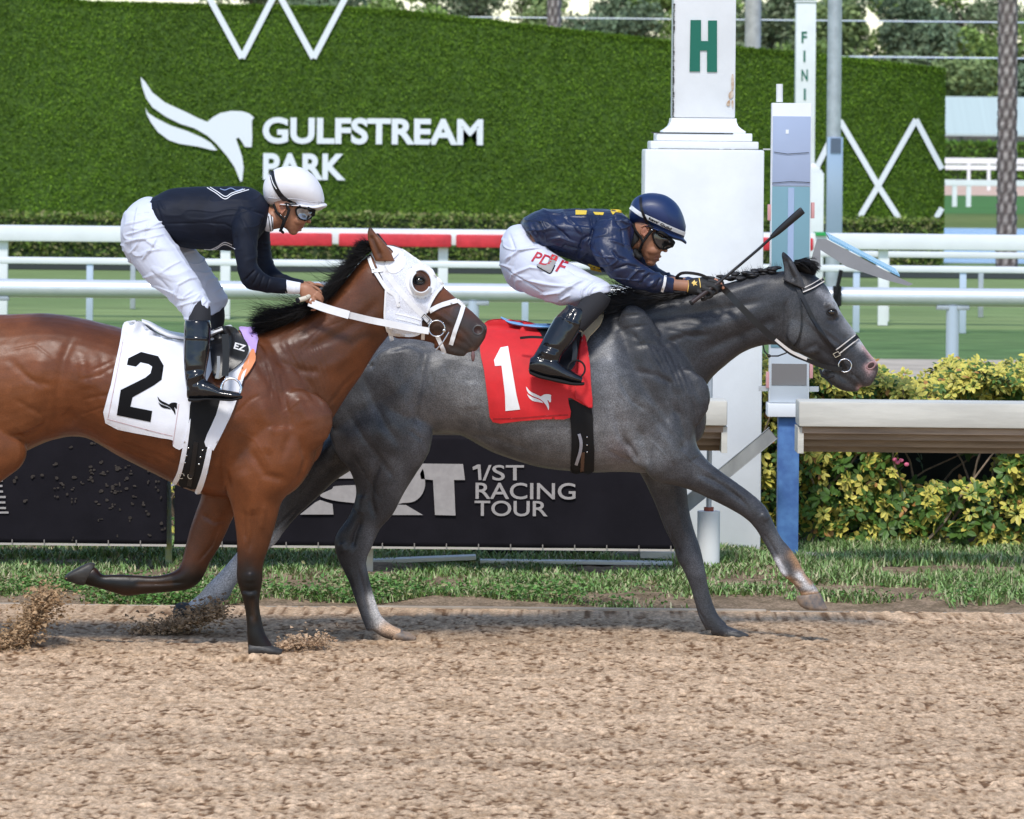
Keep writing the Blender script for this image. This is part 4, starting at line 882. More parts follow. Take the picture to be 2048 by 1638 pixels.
# far fore
g.tube([(1255,880,1360,900,.08,.12),(1272,930,1370,940,.078,.13),(1292,968,1374,978,.068,.13),(1311,1010,1378,1018,.055,.13),(1330,1058,1389,1062,.045,.13),(1347,1092,1400,1094,.041,.13),(1355,1120,1407,1122,.040,.13),(1366,1140,1412,1145,.034,.13),(1379,1170,1417,1176,.027,.13),(1389,1205,1426,1206,.026,.13),(1399,1236,1438,1232,.030,.13),(1412,1262,1452,1246,.030,.13)], sub=5)
g.limb([(1428,1252,18,.03),(1450,1263,13,.03),(1475,1269,9,.03)], dy=.13)
gm = g.mesh(.006, 70, taub=True)
GS = []
def st(a, w, *pts): GS.append((list(pts), w, a))
# neck and shoulder relief
st(-.010, 16, (1238,650),(1262,720),(1300,790),(1330,850)); st(.012, 20, (1215,700),(1235,770),(1262,840)); st(-.007, 9, (1290,640),(1340,700),(1385,760),(1400,800)); st(.007, 13, (1270,660),(1320,730),(1365,790))
st(.007, 14, (1300,612),(1390,600),(1470,580),(1540,560)); st(-.007, 10, (1290,640),(1380,628),(1460,615),(1530,600)); st(.008, 16, (1340,668),(1420,655),(1500,630)); st(-.009, 12, (1400,705),(1470,675),(1530,650),(1552,640)); st(-.005, 7, (1320,690),(1370,672),(1420,668))
st(-.004, 6, (1270,690),(1300,690),(1330,700)); st(-.004, 6, (1265,740),(1310,750),(1350,770)); st(.006, 9, (1285,790),(1320,830),(1350,870)); st(-.009, 9, (1345,805),(1362,840),(1372,880),(1365,905)); st(-.008, 10, (1275,850),(1290,890),(1300,930))
st(.008, 14, (1310,850),(1340,890),(1350,930)); st(-.004, 5, (1300,700),(1330,740),(1345,790)); st(-.004, 5, (1240,760),(1262,800),(1290,820)); st(-.003, 4, (1225,640),(1250,632),(1290,628)); st(-.003, 4, (1230,665),(1262,655),(1300,650))
# elbow, chest folds
st(-.010, 8, (1276,925),(1262,900),(1240,870),(1232,820)); st(-.004, 5, (1215,900),(1240,915),(1270,922)); st(-.007, 6, (1388,800),(1394,840),(1390,880))
# forearm and knee
st(-.006, 6, (1400,945),(1450,975),(1492,1008)); st(-.005, 5, (1420,935),(1470,965),(1505,995)); st(.004, 8, (1390,955),(1440,985)); st(.005, 9, (1522,1028),(1535,1040)); st(-.004, 4, (1530,1070),(1550,1105),(1568,1135)); st(.003, 4, (1522,1080),(1540,1112),(1556,1140)); st(-.004, 5, (1588,1160),(1604,1172))
st(-.003, 3, (1380,925),(1400,912),(1420,920)); st(-.003, 3, (1440,960),(1470,985),(1500,1020))
# barrel
for x in range(960, 1280, 26): st(-.0022, 7, (x,790),(x-4,850),(x+6,905))
st(-.010, 16, (905,720),(895,780),(880,840)); st(.008, 18, (940,760),(945,820)); st(-.006, 8, (930,868),(1000,880),(1060,902))
# hindquarter
st(-.008, 10, (720,740),(745,800),(770,850),(800,890)); st(.008, 20, (770,730),(800,790),(820,840)); st(-.009, 9, (850,705),(842,760),(830,810),(838,850)); st(-.006, 7, (700,830),(730,880),(765,925),(790,960)); st(.006, 13, (690,860),(720,910),(750,950))
st(-.008, 7, (752,1040),(742,1000),(745,960),(762,920)); st(.005, 10, (720,1030),(725,990)); st(-.010, 6, (705,1095),(712,1065),(722,1040)); st(.006, 8, (682,1085),(690,1105)); st(-.005, 4, (715,1130),(728,1180),(735,1230)); st(.003, 4, (702,1140),(715,1190)); st(-.003, 3, (740,1130),(738,1170),(750,1220))
st(-.004, 6, (820,860),(845,880)); st(-.004, 5, (780,700),(820,690),(860,700))
# head
st(-.006, 5, (1572,600),(1572,640),(1568,680)); st(.006, 5, (1618,640),(1650,676),(1680,700)); st(-.005, 6, (1600,705),(1632,690),(1660,715)); st(-.005, 4, (1655,640),(1668,642),(1680,632)); st(.005, 4, (1648,612),(1665,604),(1680,612)); st(-.004, 8, (1690,670),(1712,700)); st(-.004, 3, (1700,745),(1718,760),(1726,772))
st(-.003, 3, (1690,715),(1705,735),(1712,755)); st(.003, 4, (1645,655),(1668,672),(1690,690))
for k in range(7): st(-.0022, 3.2, (1262+16*k,662+9*k),(1290+16*k,700+16*k),(1310+13*k,745+15*k))
for k in range(5): st(-.0018, 3, (1300+30*k,668-9*k),(1330+30*k,676-12*k),(1362+28*k,690-14*k))
for x, y in ((1225,740),(1235,790),(1228,850),(1248,880)): st(-.002, 4, (x,y),(x+18,y+22),(x+22,y+48))
st(-.0025, 2.6, (1395,950),(1430,960),(1462,985),(1490,1000)); st(.0025, 2.6, (1360,900),(1392,930),(1430,950)); st(.002, 2.4, (1300,880),(1330,910),(1345,945)); st(-.003, 3, (700,900),(735,960),(760,1000)); st(.0025, 3, (810,900),(780,960),(760,1010)); st(-.0025, 3, (860,740),(875,790),(868,840)); st(-.012, 6, (742,731))
st(-.004, 4, (1310,1000),(1345,1080),(1360,1110)); st(.003, 5, (1350,1000),(1368,1070)); st(-.004, 3, (1372,1150),(1392,1215),(1410,1245)); st(-.005, 4, (590,1020),(550,1060),(520,1100)); st(-.0025, 2.5, (690,1000),(720,1030)); st(.003, 3, (1560,1140),(1580,1160)); st(-.003, 3, (1604,1186),(1636,1180))
sculpt(gm, [(a_, w_*.9, k_*(1.25 if a_[0][1] < 1000 else 1.7)) for a_, w_, k_ in GS]); wrinkle(gm, .0018, (13, 13, 13), 3); wrinkle(gm, .0006, (34, 34, 50), 4)
co, no = getco(gm); px_ = topx(co)
BASE = (.040, .041, .047)
W_, R_, K_ = (.62, .60, .60), (.36, .20, .10), (.016, .016, .019)
marks = []
for q in range(260):
    x, y = random.uniform(670, 960), random.uniform(660, 950); marks.append(([(x, y)], random.uniform(7, 13), (.10, .103, .115), .4))
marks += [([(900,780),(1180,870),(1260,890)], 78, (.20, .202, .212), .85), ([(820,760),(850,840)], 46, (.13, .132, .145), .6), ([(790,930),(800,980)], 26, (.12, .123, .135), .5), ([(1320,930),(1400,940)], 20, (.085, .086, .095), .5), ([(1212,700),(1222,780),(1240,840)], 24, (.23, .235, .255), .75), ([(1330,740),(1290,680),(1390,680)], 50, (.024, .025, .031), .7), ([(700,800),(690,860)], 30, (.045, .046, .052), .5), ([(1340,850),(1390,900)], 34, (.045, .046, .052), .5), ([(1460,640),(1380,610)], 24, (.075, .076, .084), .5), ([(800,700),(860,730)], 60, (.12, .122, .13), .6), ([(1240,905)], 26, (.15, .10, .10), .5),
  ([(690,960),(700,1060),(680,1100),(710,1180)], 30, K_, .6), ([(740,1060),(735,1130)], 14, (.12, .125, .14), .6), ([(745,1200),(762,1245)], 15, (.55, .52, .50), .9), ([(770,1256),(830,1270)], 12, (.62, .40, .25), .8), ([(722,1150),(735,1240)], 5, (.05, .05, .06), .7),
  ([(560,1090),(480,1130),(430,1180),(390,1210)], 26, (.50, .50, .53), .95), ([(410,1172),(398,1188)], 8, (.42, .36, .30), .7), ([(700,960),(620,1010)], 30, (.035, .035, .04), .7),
  ([(1490,1010),(1530,1050)], 22, (.045, .045, .05), .6), ([(1545,1080),(1562,1112)], 16, (.13, .135, .15), .5), ([(1588,1110),(1606,1140)], 11, R_, 1), ([(1556,1122),(1566,1146)], 7, (.55, .53, .55), .9), ([(1575,1160),(1600,1168)], 7, R_, .9), ([(1598,1152),(1612,1170),(1630,1182)], 9, W_, .9), ([(1612,1150),(1622,1165)], 6, R_, .8), ([(1600,1188),(1636,1186)], 5, R_, .9),
  ([(1380,1090),(1400,1140)], 16, (.12, .125, .145), .6), ([(1300,960),(1320,1020)], 20, (.035, .035, .04), .5), ([(1405,1250),(1440,1262)], 14, (.03, .03, .034), .7), ([(1455,1276),(1495,1270)], 6, (.5, .45, .4), .8),
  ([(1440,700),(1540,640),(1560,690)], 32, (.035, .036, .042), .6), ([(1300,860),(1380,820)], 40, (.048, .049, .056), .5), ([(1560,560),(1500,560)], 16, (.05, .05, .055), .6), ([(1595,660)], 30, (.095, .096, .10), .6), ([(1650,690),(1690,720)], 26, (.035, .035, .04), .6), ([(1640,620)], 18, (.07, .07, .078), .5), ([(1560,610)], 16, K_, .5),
  ([(1668,592),(1686,618),(1708,654),(1728,688)], 12, (.60, .60, .62), .9), ([(1640,585),(1650,592)], 8, (.3, .3, .32), .6), ([(1694,652),(1704,672)], 10, (.20, .205, .22), .6), ([(1730,694),(1742,708),(1754,722)], 6.5, (.55, .34, .32), .95), ([(1734,735),(1740,745)], 7, (.50, .30, .29), .8), ([(1700,735),(1722,752)], 15, (.04, .04, .045), .7), ([(1660,735),(1690,760)], 20, (.045, .045, .05), .6), ([(1745,750),(1735,770)], 9, (.09, .08, .09), .8), ([(1719,776)], 6, (.45, .28, .26), .9), ([(1655,642),(1680,636)], 10, (.03, .03, .035), .6)]
paint(gm, BASE, marks, .35)
ghorse = empty('horse', (P(1100, 1276, YG).x, YG, 0), 'dapple grey racehorse in red number one cloth, galloping nearest the rail', 'horse', 'galloping racehorses'); ghorse['_Y0'] = YG
gbody = finish(gm, 'body', M['greycoat'], ghorse); GB = bvh_of(gm)
def ear(name, Y0, parent, mtx, outline, inner, dy, colr, tipc, tilt=.02):
    b = Blob(Y0); b.tube([(a[0], a[1], c[0], c[1], w, dy) for a, c, w in outline], sub=5, seg=20); me = b.mesh(.0035, 3); sculpt(me, [(inner, 6.5, -.012)], None)
    paint(me, colr, [([inner[0], inner[-1]], 5, tuple(.35*c for c in colr), .8), ([outline[-1][0]], 10, tipc, .9)]); return finish(me, name, mtx, parent)
eo = [((1566,560),(1612,580),.022),((1568,540),(1606,560),.026),((1565,522),(1596,540),.024),((1563,510),(1583,518),.014),((1565,503),(1570,505),.005)]
ear('ear', YG, ghorse, M['greycoat'], eo, [(1572,515),(1578,540),(1590,562)], -.07, (.06, .06, .066), K_)
eo2 = [((1598,545),(1632,570),.018),((1603,532),(1632,552),.02),((1608,522),(1626,536),.014),((1614,516),(1618,518),.005)]
ear('ear', YG, ghorse, M['greycoat'], eo2, [(1610,525),(1615,540),(1620,555)], .07, (.03, .03, .034), K_)
def eyeball(x, y, bvh, Y0, parent, r=.019, lid=None):
    p, _ = hit(bvh, x, y, Y0, -.006); MB().ball(p, r, 20, (1.15, .8, .85)).build('eye', M['eye'], parent, True)
    b = []; pr = r*FPX/p.y
    for s_, col in ((-1, 1), (1, 1)):
        arc = [(x+pr*1.35*math.cos(a), y+s_*pr*.85*math.sin(a)+(-x*0)) for a in np.linspace(0, math.pi, 9)]; c3 = [hit(bvh, q[0], q[1], Y0, .001)[0] for q in arc]; b.append(c3)
    mb = MB(); [mb.path(q, .0045, 8) for q in b]; mb.build('eyelid', lid or M['greyhair'], parent, True)
eyeball(1663, 624, GB, YG, ghorse, .017)
def nostril(x, y, rx, ry, ang, bvh, Y0, parent, mt):
    ca, sa = math.cos(ang), math.sin(ang); lp = [(x+rx*math.cos(a)*ca-ry*math.sin(a)*sa, y+rx*math.cos(a)*sa+ry*math.sin(a)*ca) for a in np.linspace(0, 2*math.pi, 22, endpoint=False)]
    patch('nostril', [lp], bvh, Y0, M['nostril'], parent, .0015, .001, 4)
    mb = MB(); c3 = [hit(bvh, q[0], q[1], Y0, .0)[0] for q in lp]; mb.path(c3+[c3[0]], .004, 8); mb.build('nostril_rim', mt, parent, True)
nostril(1742, 731, 9, 6, -.6, GB, YG, ghorse, mat('pink_skin', (.32, .18, .18), .45))
def solidhoof(name, outline, w, Y, mt, parent):
    me = bpy.data.meshes.new('t'); b = Blob(Y); b.tube(outline, sub=4, seg=20); m2 = b.mesh(.005, 3); return finish(m2, name, mt, parent)
solidhoof('hoof', [(1592,1192,1640,1184,.032),(1593,1200,1645,1194,.036),(1598,1210,1650,1206,.040),(1604,1215,1655,1216,.041),(1612,1219,1656,1221,.036)], 0, YG-.13, M['hoofpale'], ghorse)
solidhoof('hoof', [(1455,1256,1447,1278,.03),(1470,1259,1460,1281,.036),(1487,1264,1476,1283,.036),(1499,1270,1490,1282,.02)], 0, YG+.13, M['hoof'], ghorse)
solidhoof('hoof', [(376,1205,404,1230,.03),(364,1204,380,1243,.036),(352,1208,358,1250,.036),(345,1222,349,1250,.02)], 0, YG+.135, M['hoof'], ghorse)
solidhoof('hoof', [(790,1258,782,1280,.03),(806,1261,798,1283,.036),(822,1267,812,1285,.034),(834,1275,828,1284,.02)], 0, YG-.13, M['hoofpale'], ghorse)
# mane: long grey lock over the withers, plaited knots along the crest, forelock, tail
strands('mane', [(1390,578,-1,.16,170,.0,-.02),(1340,590,-1,.14,130,.1,-.03),(1300,600,-1,.14,100,.05,-.05),(1262,610,-1,.14,60,.1,-.06)], 2200, M['greyhair'], ghorse, 3, .0020)
mb = MB()
for q in range(19):
    t = q/18; x = 1432+t*120; y = 562-t*24+4*math.sin(q*1.9); p = P(x, y, YG-.02)
    for k in range(3): mb.ball(p+Vector((random.uniform(-.012, .012), random.uniform(-.02, .02), random.uniform(-.008, .01))), .014, 10, (1.5, .9, .62))
mb.build('plaited_mane', M['greyhair'], ghorse, True)
strands('crest_hair', [(1425,560,-.6,-1,14,.3,0),(1500,545,-.3,-1,14,.4,0),(1570,534,-.3,-1,13,.4,0)], 160, M['greyhair'], ghorse, 5, .0012, 5)
fk = Blob(YG); fk.ell(1611, 536, 24, 15, .034, 0, .45); fm = fk.mesh(.004, 6); wrinkle(fm, .005, (30, 30, 14), 2); finish(fm, 'forelock_base', M['hair'], ghorse)
strands('forelock', [(1590,526,1,-.1,40,1.1,-.01),(1602,524,1,.1,34,1.1,-.02),(1613,530,1,.45,26,.8,0)], 1000, M['hair'], ghorse, 4, .002, 8)
strands('tail', [(672,790,-1,.5,150,.5,0),(668,812,-1,.8,170,.4,0),(664,835,-.7,1,160,.3,0)], 900, M['hair'], ghorse, 6, .003)
# ------------------------------------------------------------------ bay horse
YB2 = 21.3
b = Blob(YB2)
b.tube([(-216,770,-214,835,.05),(-195,700,-200,890,.15),(-140,655,-140,915,.21),(-60,634,-60,925,.25),(30,628,20,915,.27),(100,627,105,880,.27),(170,638,172,876,.275),(240,655,240,913,.285),(310,670,308,947,.29),(380,682,372,978,.285),(440,676,432,994,.27),(500,664,490,994,.25),(550,672,540,1000,.235),(600,735,585,985,.20),(635,805,615,950,.14),(650,850,640,900,.07)], sub=5, seg=40)
b.tube([(430,680,540,940,.16),(500,666,625,905,.17),(558,648,664,840,.14),(612,626,694,792,.12),(652,598,722,752,.105),(690,558,750,706,.098),(722,522,780,668,.092),(750,498,800,640,.075)], sub=5, seg=32)
b.tube([(750,496,742,560,.05),(785,489,765,650,.078),(815,505,790,676,.09),(845,528,822,678,.09),(872,556,848,682,.08),(897,582,870,688,.066),(921,604,888,695,.058),(943,622,905,702,.053),(962,640,922,706,.05),(974,655,944,704,.046),(970,676,954,700,.032)], sub=5, seg=28)
b.limb([(872,684,12,.035),(895,694,13,.036),(915,702,10,.032),(932,707,6,.02)])
b.ell(812,640,48,34,.03,-.06,.25); b.ell(958,660,14,13,.012,-.034); b.ell(838,553,18,9,.016,-.066,.6)
b.ell(560,855,75,110,.060,-.165,1.3); b.ell(515,930,64,70,.05,-.155,.2); b.ell(505,760,46,105,.04,-.150,-.3); b.ell(20,780,90,130,.06,-.2,1.2); b.ell(620,870,28,58,.08,-.07); b.ell(620,870,28,58,.08,.07)
# near fore (straight, on the ground)
b.tube([(445,860,640,850,.12,-.12),(440,930,628,920,.12,-.13),(450,975,600,968,.10,-.135),(462,1010,566,1000,.078,-.135),(470,1048,553,1040,.062,-.135),(474,1090,540,1088,.048,-.135),(474,1128,527,1128,.042,-.135),(474,1160,525,1160,.042,-.135),(481,1184,520,1188,.036,-.135),(489,1215,519,1215,.028,-.135),(493,1245,524,1243,.027,-.135),(494,1268,530,1266,.031,-.135),(495,1290,540,1282,.034,-.135),(498,1305,548,1296,.034,-.135)], sub=5)
# far fore, folded back
b.tube([(410,930,520,940,.08,.10),(404,985,490,1010,.078,.12),(392,1022,470,1030,.066,.13),(379,1062,453,1064,.054,.13),(369,1100,438,1095,.047,.13),(361,1128,420,1124,.043,.13),(352,1140,404,1158,.042,.13),(332,1148,378,1178,.036,.13),(305,1152,335,1184,.029,.13),(275,1150,290,1188,.028,.13),(250,1149,252,1192,.033,.13),(226,1149,226,1185,.029,.13),(205,1149,198,1176,.027,.13),(192,1135,174,1170,.029,.13),(180,1136,162,1166,.026,.13)], sub=5)
# hind legs, mostly out of frame
b.tube([(-200,800,20,800,.13,-.13),(-195,880,52,880,.13,-.14),(-180,930,48,925,.12,-.14),(-165,965,10,958,.10,-.14),(-160,1010,-50,1000,.07,-.14),(-185,1060,-105,1050,.05,-.14),(-205,1100,-130,1095,.042,-.14),(-190,1160,-150,1160,.028,-.14),(-175,1220,-138,1220,.027,-.14),(-165,1275,-118,1265,.03,-.14),(-158,1302,-95,1292,.036,-.14)], sub=4)
b.tube([(-200,840,-60,860,.11,.13),(-225,920,-90,960,.09,.14),(-270,980,-170,1030,.06,.14),(-330,1040,-270,1085,.042,.14),(-380,1100,-345,1130,.028,.14),(-430,1150,-395,1180,.028,.14),(-470,1180,-440,1215,.034,.14)], sub=4)
bm_ = b.mesh(.006, 70, taub=True); GS = []
st(-.010, 12, (150,668),(128,714),(118,772),(113,830),(100,880)); st(.010, 22, (85,700),(72,780),(60,850)); st(.008, 18, (165,720),(172,780)); st(-.012, 18, (128,826),(150,846)); st(-.006, 8, (20,720),(60,760),(100,770)); st(-.004, 5, (10,870),(45,880),(80,860)); st(-.004, 6, (30,800),(70,820),(100,850))
for x in (150, 176, 202, 228): st(-.003, 8, (x,710),(x+10,790),(x+40,850))
st(-.004, 5, (170,895),(240,915),(310,950)); st(.004, 6, (180,878),(250,903),(320,935)); st(-.003, 4, (230,880),(300,905),(360,930)); st(-.003, 4, (160,760),(200,750),(225,735)); st(-.003, 4, (165,800),(200,792),(225,790))
st(-.008, 10, (506,705),(530,750),(561,789),(578,830),(581,870),(564,919)); st(.010, 18, (520,800),(540,860),(530,910)); st(-.010, 9, (452,880),(447,940),(462,990)); st(-.009, 9, (500,900),(530,950),(570,960)); st(.009, 18, (480,940),(500,985),(510,1030)); st(-.006, 7, (595,720),(625,780),(646,820)); st(-.005, 5, (575,700),(605,760),(635,815)); st(.006, 12, (590,790),(620,850)); st(-.007, 7, (600,880),(612,920),(600,960),(575,985)); st(-.007, 8, (640,745),(600,740),(550,720)); st(-.004, 4, (530,720),(545,760),(540,800)); st(-.003, 4, (470,830),(500,800),(520,790))
st(.006, 18, (560,690),(620,680),(680,620)); st(-.007, 12, (600,700),(660,680),(720,640),(760,600)); st(.006, 14, (650,740),(700,710),(745,670)); st(-.005, 6, (720,740),(690,770),(660,810)); st(.005, 8, (610,650),(660,620),(700,580))
st(-.004, 4, (505,1020),(505,1060),(500,1100)); st(.003, 6, (530,1010),(522,1060)); st(-.004, 4, (488,1020),(490,1080)); st(.005, 9, (500,1145),(500,1165)); st(-.004, 3, (505,1195),(503,1240)); st(.003, 3, (513,1195),(513,1240)); st(-.005, 5, (480,1180),(500,1183),(515,1180))
st(-.004, 4, (440,1050),(425,1090),(400,1120)); st(-.003, 3, (370,1165),(320,1168),(270,1168)); st(-.004, 5, (405,1030),(430,1045),(455,1040))
st(-.006, 5, (790,560),(780,610),(775,655)); st(.006, 5, (830,600),(870,625),(910,650)); st(-.005, 6, (850,660),(880,640),(905,660)); st(-.003, 3, (925,680),(938,694),(946,702)); st(-.004, 7, (880,600),(905,620)); st(-.005, 5, (928,690),(912,676),(902,670))
for k in range(7): st(-.0028, 3, (556+13*k,690-3*k),(590+11*k,738+2*k),(622+8*k,775+6*k))
for k in range(4): st(-.0022, 3, (520+14*k,712+12*k),(533+12*k,745+14*k),(540+12*k,790+12*k))
st(.0022, 2.6, (560,830),(600,800),(640,800)); st(.0022, 2.4, (470,860),(510,880),(540,930),(545,980)); st(-.0022, 2.6, (600,700),(640,660),(690,640)); st(.002, 2.4, (20,700),(70,690),(110,720)); st(-.002, 2.6, (40,740),(90,780),(100,820)); st(.002, 2.4, (30,850),(60,880),(50,910)); st(-.0025, 3, (185,740),(230,720)); st(-.0025, 3, (160,830),(205,815),(238,822)); st(-.014, 7, (956,660)); st(-.003, 3, (900,640),(930,668),(945,690)); st(.003, 2.4, (870,590),(890,620),(915,640))
for k in range(5): st(-.0016, 3, (200+26*k,880+14*k),(260+24*k,902+14*k),(330+16*k,930+12*k))
sculpt(bm_, [(a_, w_*.9, k_*(1.0 if a_[0][1] < 1000 else 1.6)) for a_, w_, k_ in GS]); wrinkle(bm_, .0018, (13, 13, 13), 5); wrinkle(bm_, .0006, (34, 34, 50), 6)
BAY = (.135, .040, .013); DK = (.005, .004, .0035); DB = (.055, .022, .012)
marks = [([(0,800),(60,900),(0,700)], 90, (.19, .066, .024), .6), ([(90,632),(240,660),(400,690)], 26, (.07, .025, .012), .75), ([(100,640)], 40, (.06, .022, .012), .5), ([(150,860),(130,870)], 16, (.13, .06, .045), .5),
  ([(600,720),(680,660),(740,600)], 60, DB, .75), ([(640,620),(700,560),(740,510)], 26, (.17, .06, .025), .55), ([(540,720),(560,760)], 50, (.075, .03, .017), .6), ([(640,780),(650,850)], 36, (.08, .032, .018), .6),
  ([(530,900),(520,1000)], 60, (.18, .058, .020), .5), ([(500,1060)], 40, (.16, .052, .017), .5), ([(260,930),(340,950)], 20, (.09, .035, .018), .5),
  ([(500,1165),(503,1200),(505,1240),(512,1310)], 80, DK, 1.0), ([(504,1205),(508,1240)], 5, (.05, .024, .012), .5), ([(395,1160),(330,1168),(180,1160)], 46, DK, 1.0), ([(340,1166),(280,1168)], 6, (.06, .028, .013), .6), ([(365,1120)], 14, (.05, .02, .012), .6), ([(420,1020),(390,1090)], 30, (.11, .04, .02), .6),
  ([(790,580),(800,650)], 40, (.10, .042, .022), .6), ([(880,575),(900,600)], 22, (.16, .055, .022), .7), ([(845,640),(880,660)], 26, (.035, .02, .014), .8), ([(915,640),(960,660),(930,700)], 34, (.038, .034, .034), .92), ([(917,618)], 9, (.06, .06, .065), .8), ([(900,700),(930,706)], 12, (.045, .038, .036), .9), ([(840,555)], 24, (.03, .02, .016), .8), ([(945,700)], 5, (.25, .15, .12), .6),
  ([(-180,1080),(-160,1300)], 50, DK, .9), ([(-300,1060),(-450,1190)], 50, DK, .9)]
paint(bm_, BAY, marks, .30)
bhorse = empty('horse', (P(400, 1305, YB2).x, YB2, 0), 'reddish bay racehorse in white number two cloth and white hood, galloping nearest the camera', 'horse', 'galloping racehorses'); bhorse['_Y0'] = YB2
finish(bm_, 'body', M['baycoat'], bhorse); BB = bvh_of(bm_)
eo = [((750,522),(790,522),.022),((742,500),(780,500),.027),((736,480),(768,484),.024),((735,464),(753,468),.014),((738,454),(743,455),.005)]
ear('ear', YB2, bhorse, M['baycoat'], eo, [(742,470),(750,490),(762,515)], -.07, (.17, .065, .03), DK)
eo2 = [((755,516),(785,510),.018),((750,498),(778,494),.02),((748,482),(768,480),.014),((752,466),(757,466),.005)]
ear('ear', YB2, bhorse, M['baycoat'], eo2, [(756,475),(760,490),(766,505)], .07, (.06, .025, .015), DK)
eyeball(838, 561, BB, YB2, bhorse, .018, M['hair']); nostril(956, 660, 10, 9, -.3, BB, YB2, bhorse, mat('dark_skin', (.05, .045, .045), .4))
strands('mane', [(522,662,-.9,.1,12,.1,-.02),(545,655,-1,-.05,38,.0,-.03),(575,642,-1,-.12,78,-.15,-.04),(610,624,-1,.05,80,-.2,-.05),(640,604,-.9,.5,66,.2,-.05),(665,582,-.8,.6,58,.3,-.05),(690,552,-.8,.6,50,.3,-.05),(715,522,-.8,.5,42,.3,-.04),(736,500,-.9,.1,34,.2,-.03),(742,492,-.7,-.6,22,-.3,-.02)], 7000, M['hair'], bhorse, 8, .0016)
strands('loose_mane', [(560,640,-1,-.25,120,-.3,-.02),(620,600,-1,-.3,80,.3,-.02),(680,545,-.9,-.3,50,.5,-.02),(735,500,-.7,-.9,34,.4,-.02)], 130, M['hair'], bhorse, 9, .0009, 12)
strands('tail', [(-205,720,-1,.1,260,.4,0),(-210,740,-1,.3,280,.4,0),(-212,760,-1,.5,260,.3,0)], 900, M['hair'], bhorse, 10, .003)
solidhoof('hoof', [(192,1128,168,1172,.030),(182,1124,154,1169,.035),(168,1129,140,1164,.038),(150,1138,130,1160,.036),(136,1146,128,1153,.02)], 0, YB2+.13, M['hoof'], bhorse)
solidhoof('hoof', [(498,1286,496,1310,.034),(520,1284,518,1312,.040),(545,1291,543,1313,.038),(566,1299,562,1312,.022)], 0, YB2-.135, M['hoof'], bhorse)
# ------------------------------------------------------------------ tack of the grey horse
sc1 = empty('saddle_cloth', P(1070, 840, YG-.3), 'red saddle cloth with white number one and small winged horse mark', 'saddle cloth', 'saddle cloths'); M['nw'] = M['numwhite']
patch('cloth', [spl([(966,655),(985,641),(1040,642),(1100,655),(1165,662),(1174,690),(1180,730),(1183,790),(1184,816),(1160,806),(1136,796),(1140,835),(1090,838),(1040,842),(986,844),(976,800),(968,740),(960,700)], 3)], GB, YG, M['redcloth'], sc1, .014, .004, 7, .007, (16, 5, 5), True)
SCB = bvh_of(sc1.children[0].data)
patch('number', [[(988,720),(1001,695),(1016,692),(1024,738),(1033,790),(1040,819),(1011,822),(1010,790),(1003,731),(990,732)]], SCB, YG, M['numwhite'], sc1, .004, .001, 8)
for lp in logo(1052, 773, .082, 1.0): patch('emblem', [lp], SCB, YG, M['numwhite'], sc1, .004, .001, 5)
patch('hem', [ribbon_loop([(986,838),(1040,836),(1090,832),(1136,830)], 2.5)], SCB, YG, mat('dark_red_seam', (.35, .01, .015), .7), sc1, .003, .001, 5)
sd1 = empty('saddle', P(1110, 700, YG-.3), 'small black racing saddle with blue edged seat on the grey horse', 'saddle', 'racing saddles')
patch('chamois', [spl([(1160,664),(1162,645),(1176,632),(1206,622),(1204,641),(1196,655),(1180,672),(1171,684)], 3)], GB, YG, M['tan'], sd1, .022, .005, 6, .006, (25, 5, 25))
patch('saddle_flap', [spl([(1070,650),(1110,648),(1150,640),(1166,650),(1160,680),(1150,730),(1130,745),(1108,735),(1095,700),(1082,668)], 3)], SCB, YG, M['black'], sd1, .012, .008, 8)
bs = Blob(YG); bs.tube([(1000,632,1001,636,.05),(1020,640,1018,648,.07),(1045,645,1043,653,.09),(1075,647,1072,657,.10),(1110,646,1110,658,.11),(1140,640,1142,656,.10)], sub=4); finish(bs.mesh(.004, 2), 'seat', mat('sky_blue_panel', (.16, .40, .72), .4), sd1)
free_strap('stirrup_leather', [(1146,672,YG-.30),(1150,700,YG-.32),(1148,722,YG-.33)], .022, .004, M['black'], sd1)
patch('cloth_fold', [spl([(1168,668),(1176,700),(1181,760),(1184,814),(1160,800),(1150,790),(1156,740),(1160,700)], 3)], SCB, YG, M['redcloth'], sc1, .012, .005, 6, .010, (30, 5, 6))
free_strap('rear_strap', [(1040,676,YG-.30),(1062,674,YG-.31),(1088,675,YG-.32)], .012, .004, M['black'], sd1)
ring3('stirrup', 1153, 738, 17, .0045, YG-.35, M['rubber'], sd1, .3)
g1 = empty('girth', P(1165, 940, YG-.25), 'black elastic girth with steel buckle strap under the grey horse', 'girth', 'girths')
patch('band', [spl([(1137,800),(1160,806),(1183,816),(1186,860),(1188,942),(1165,946),(1142,945),(1143,900),(1142,850)], 2)], GB, YG, M['rubber'], g1, .010, .005, 7, mirror=True)
patch('buckle_strap', [ribbon_loop([(1158,868),(1162,885),(1160,905),(1152,930)], 6)], GB, YG, mat('clear_vinyl', (.35, .36, .42), .15), g1, .019, .003, 4)
patch('leather_tab', [ribbon_loop([(1166,905),(1164,944)], 7)], GB, YG, mat('brown_leather', (.10, .05, .03), .5), g1, .018, .003, 4)
for y_ in (874, 890, 904): p, _ = hit(GB, 1174, y_, YG, .016); MB().ball(p, .004, 8).build('rivet', M['steel'], g1, True)
br = empty('bridle', P(1640, 650, YG-.1), 'black leather bridle with white lined browband and noseband on the grey horse', 'bridle', 'bridles'); K = M['black']; WL = mat('white_lining', (.62, .58, .55), .5)
def S1(n, pts, w, m=K, off=.009, th=.004): return strap(n, pts, w, GB, YG, m, br, off, th)
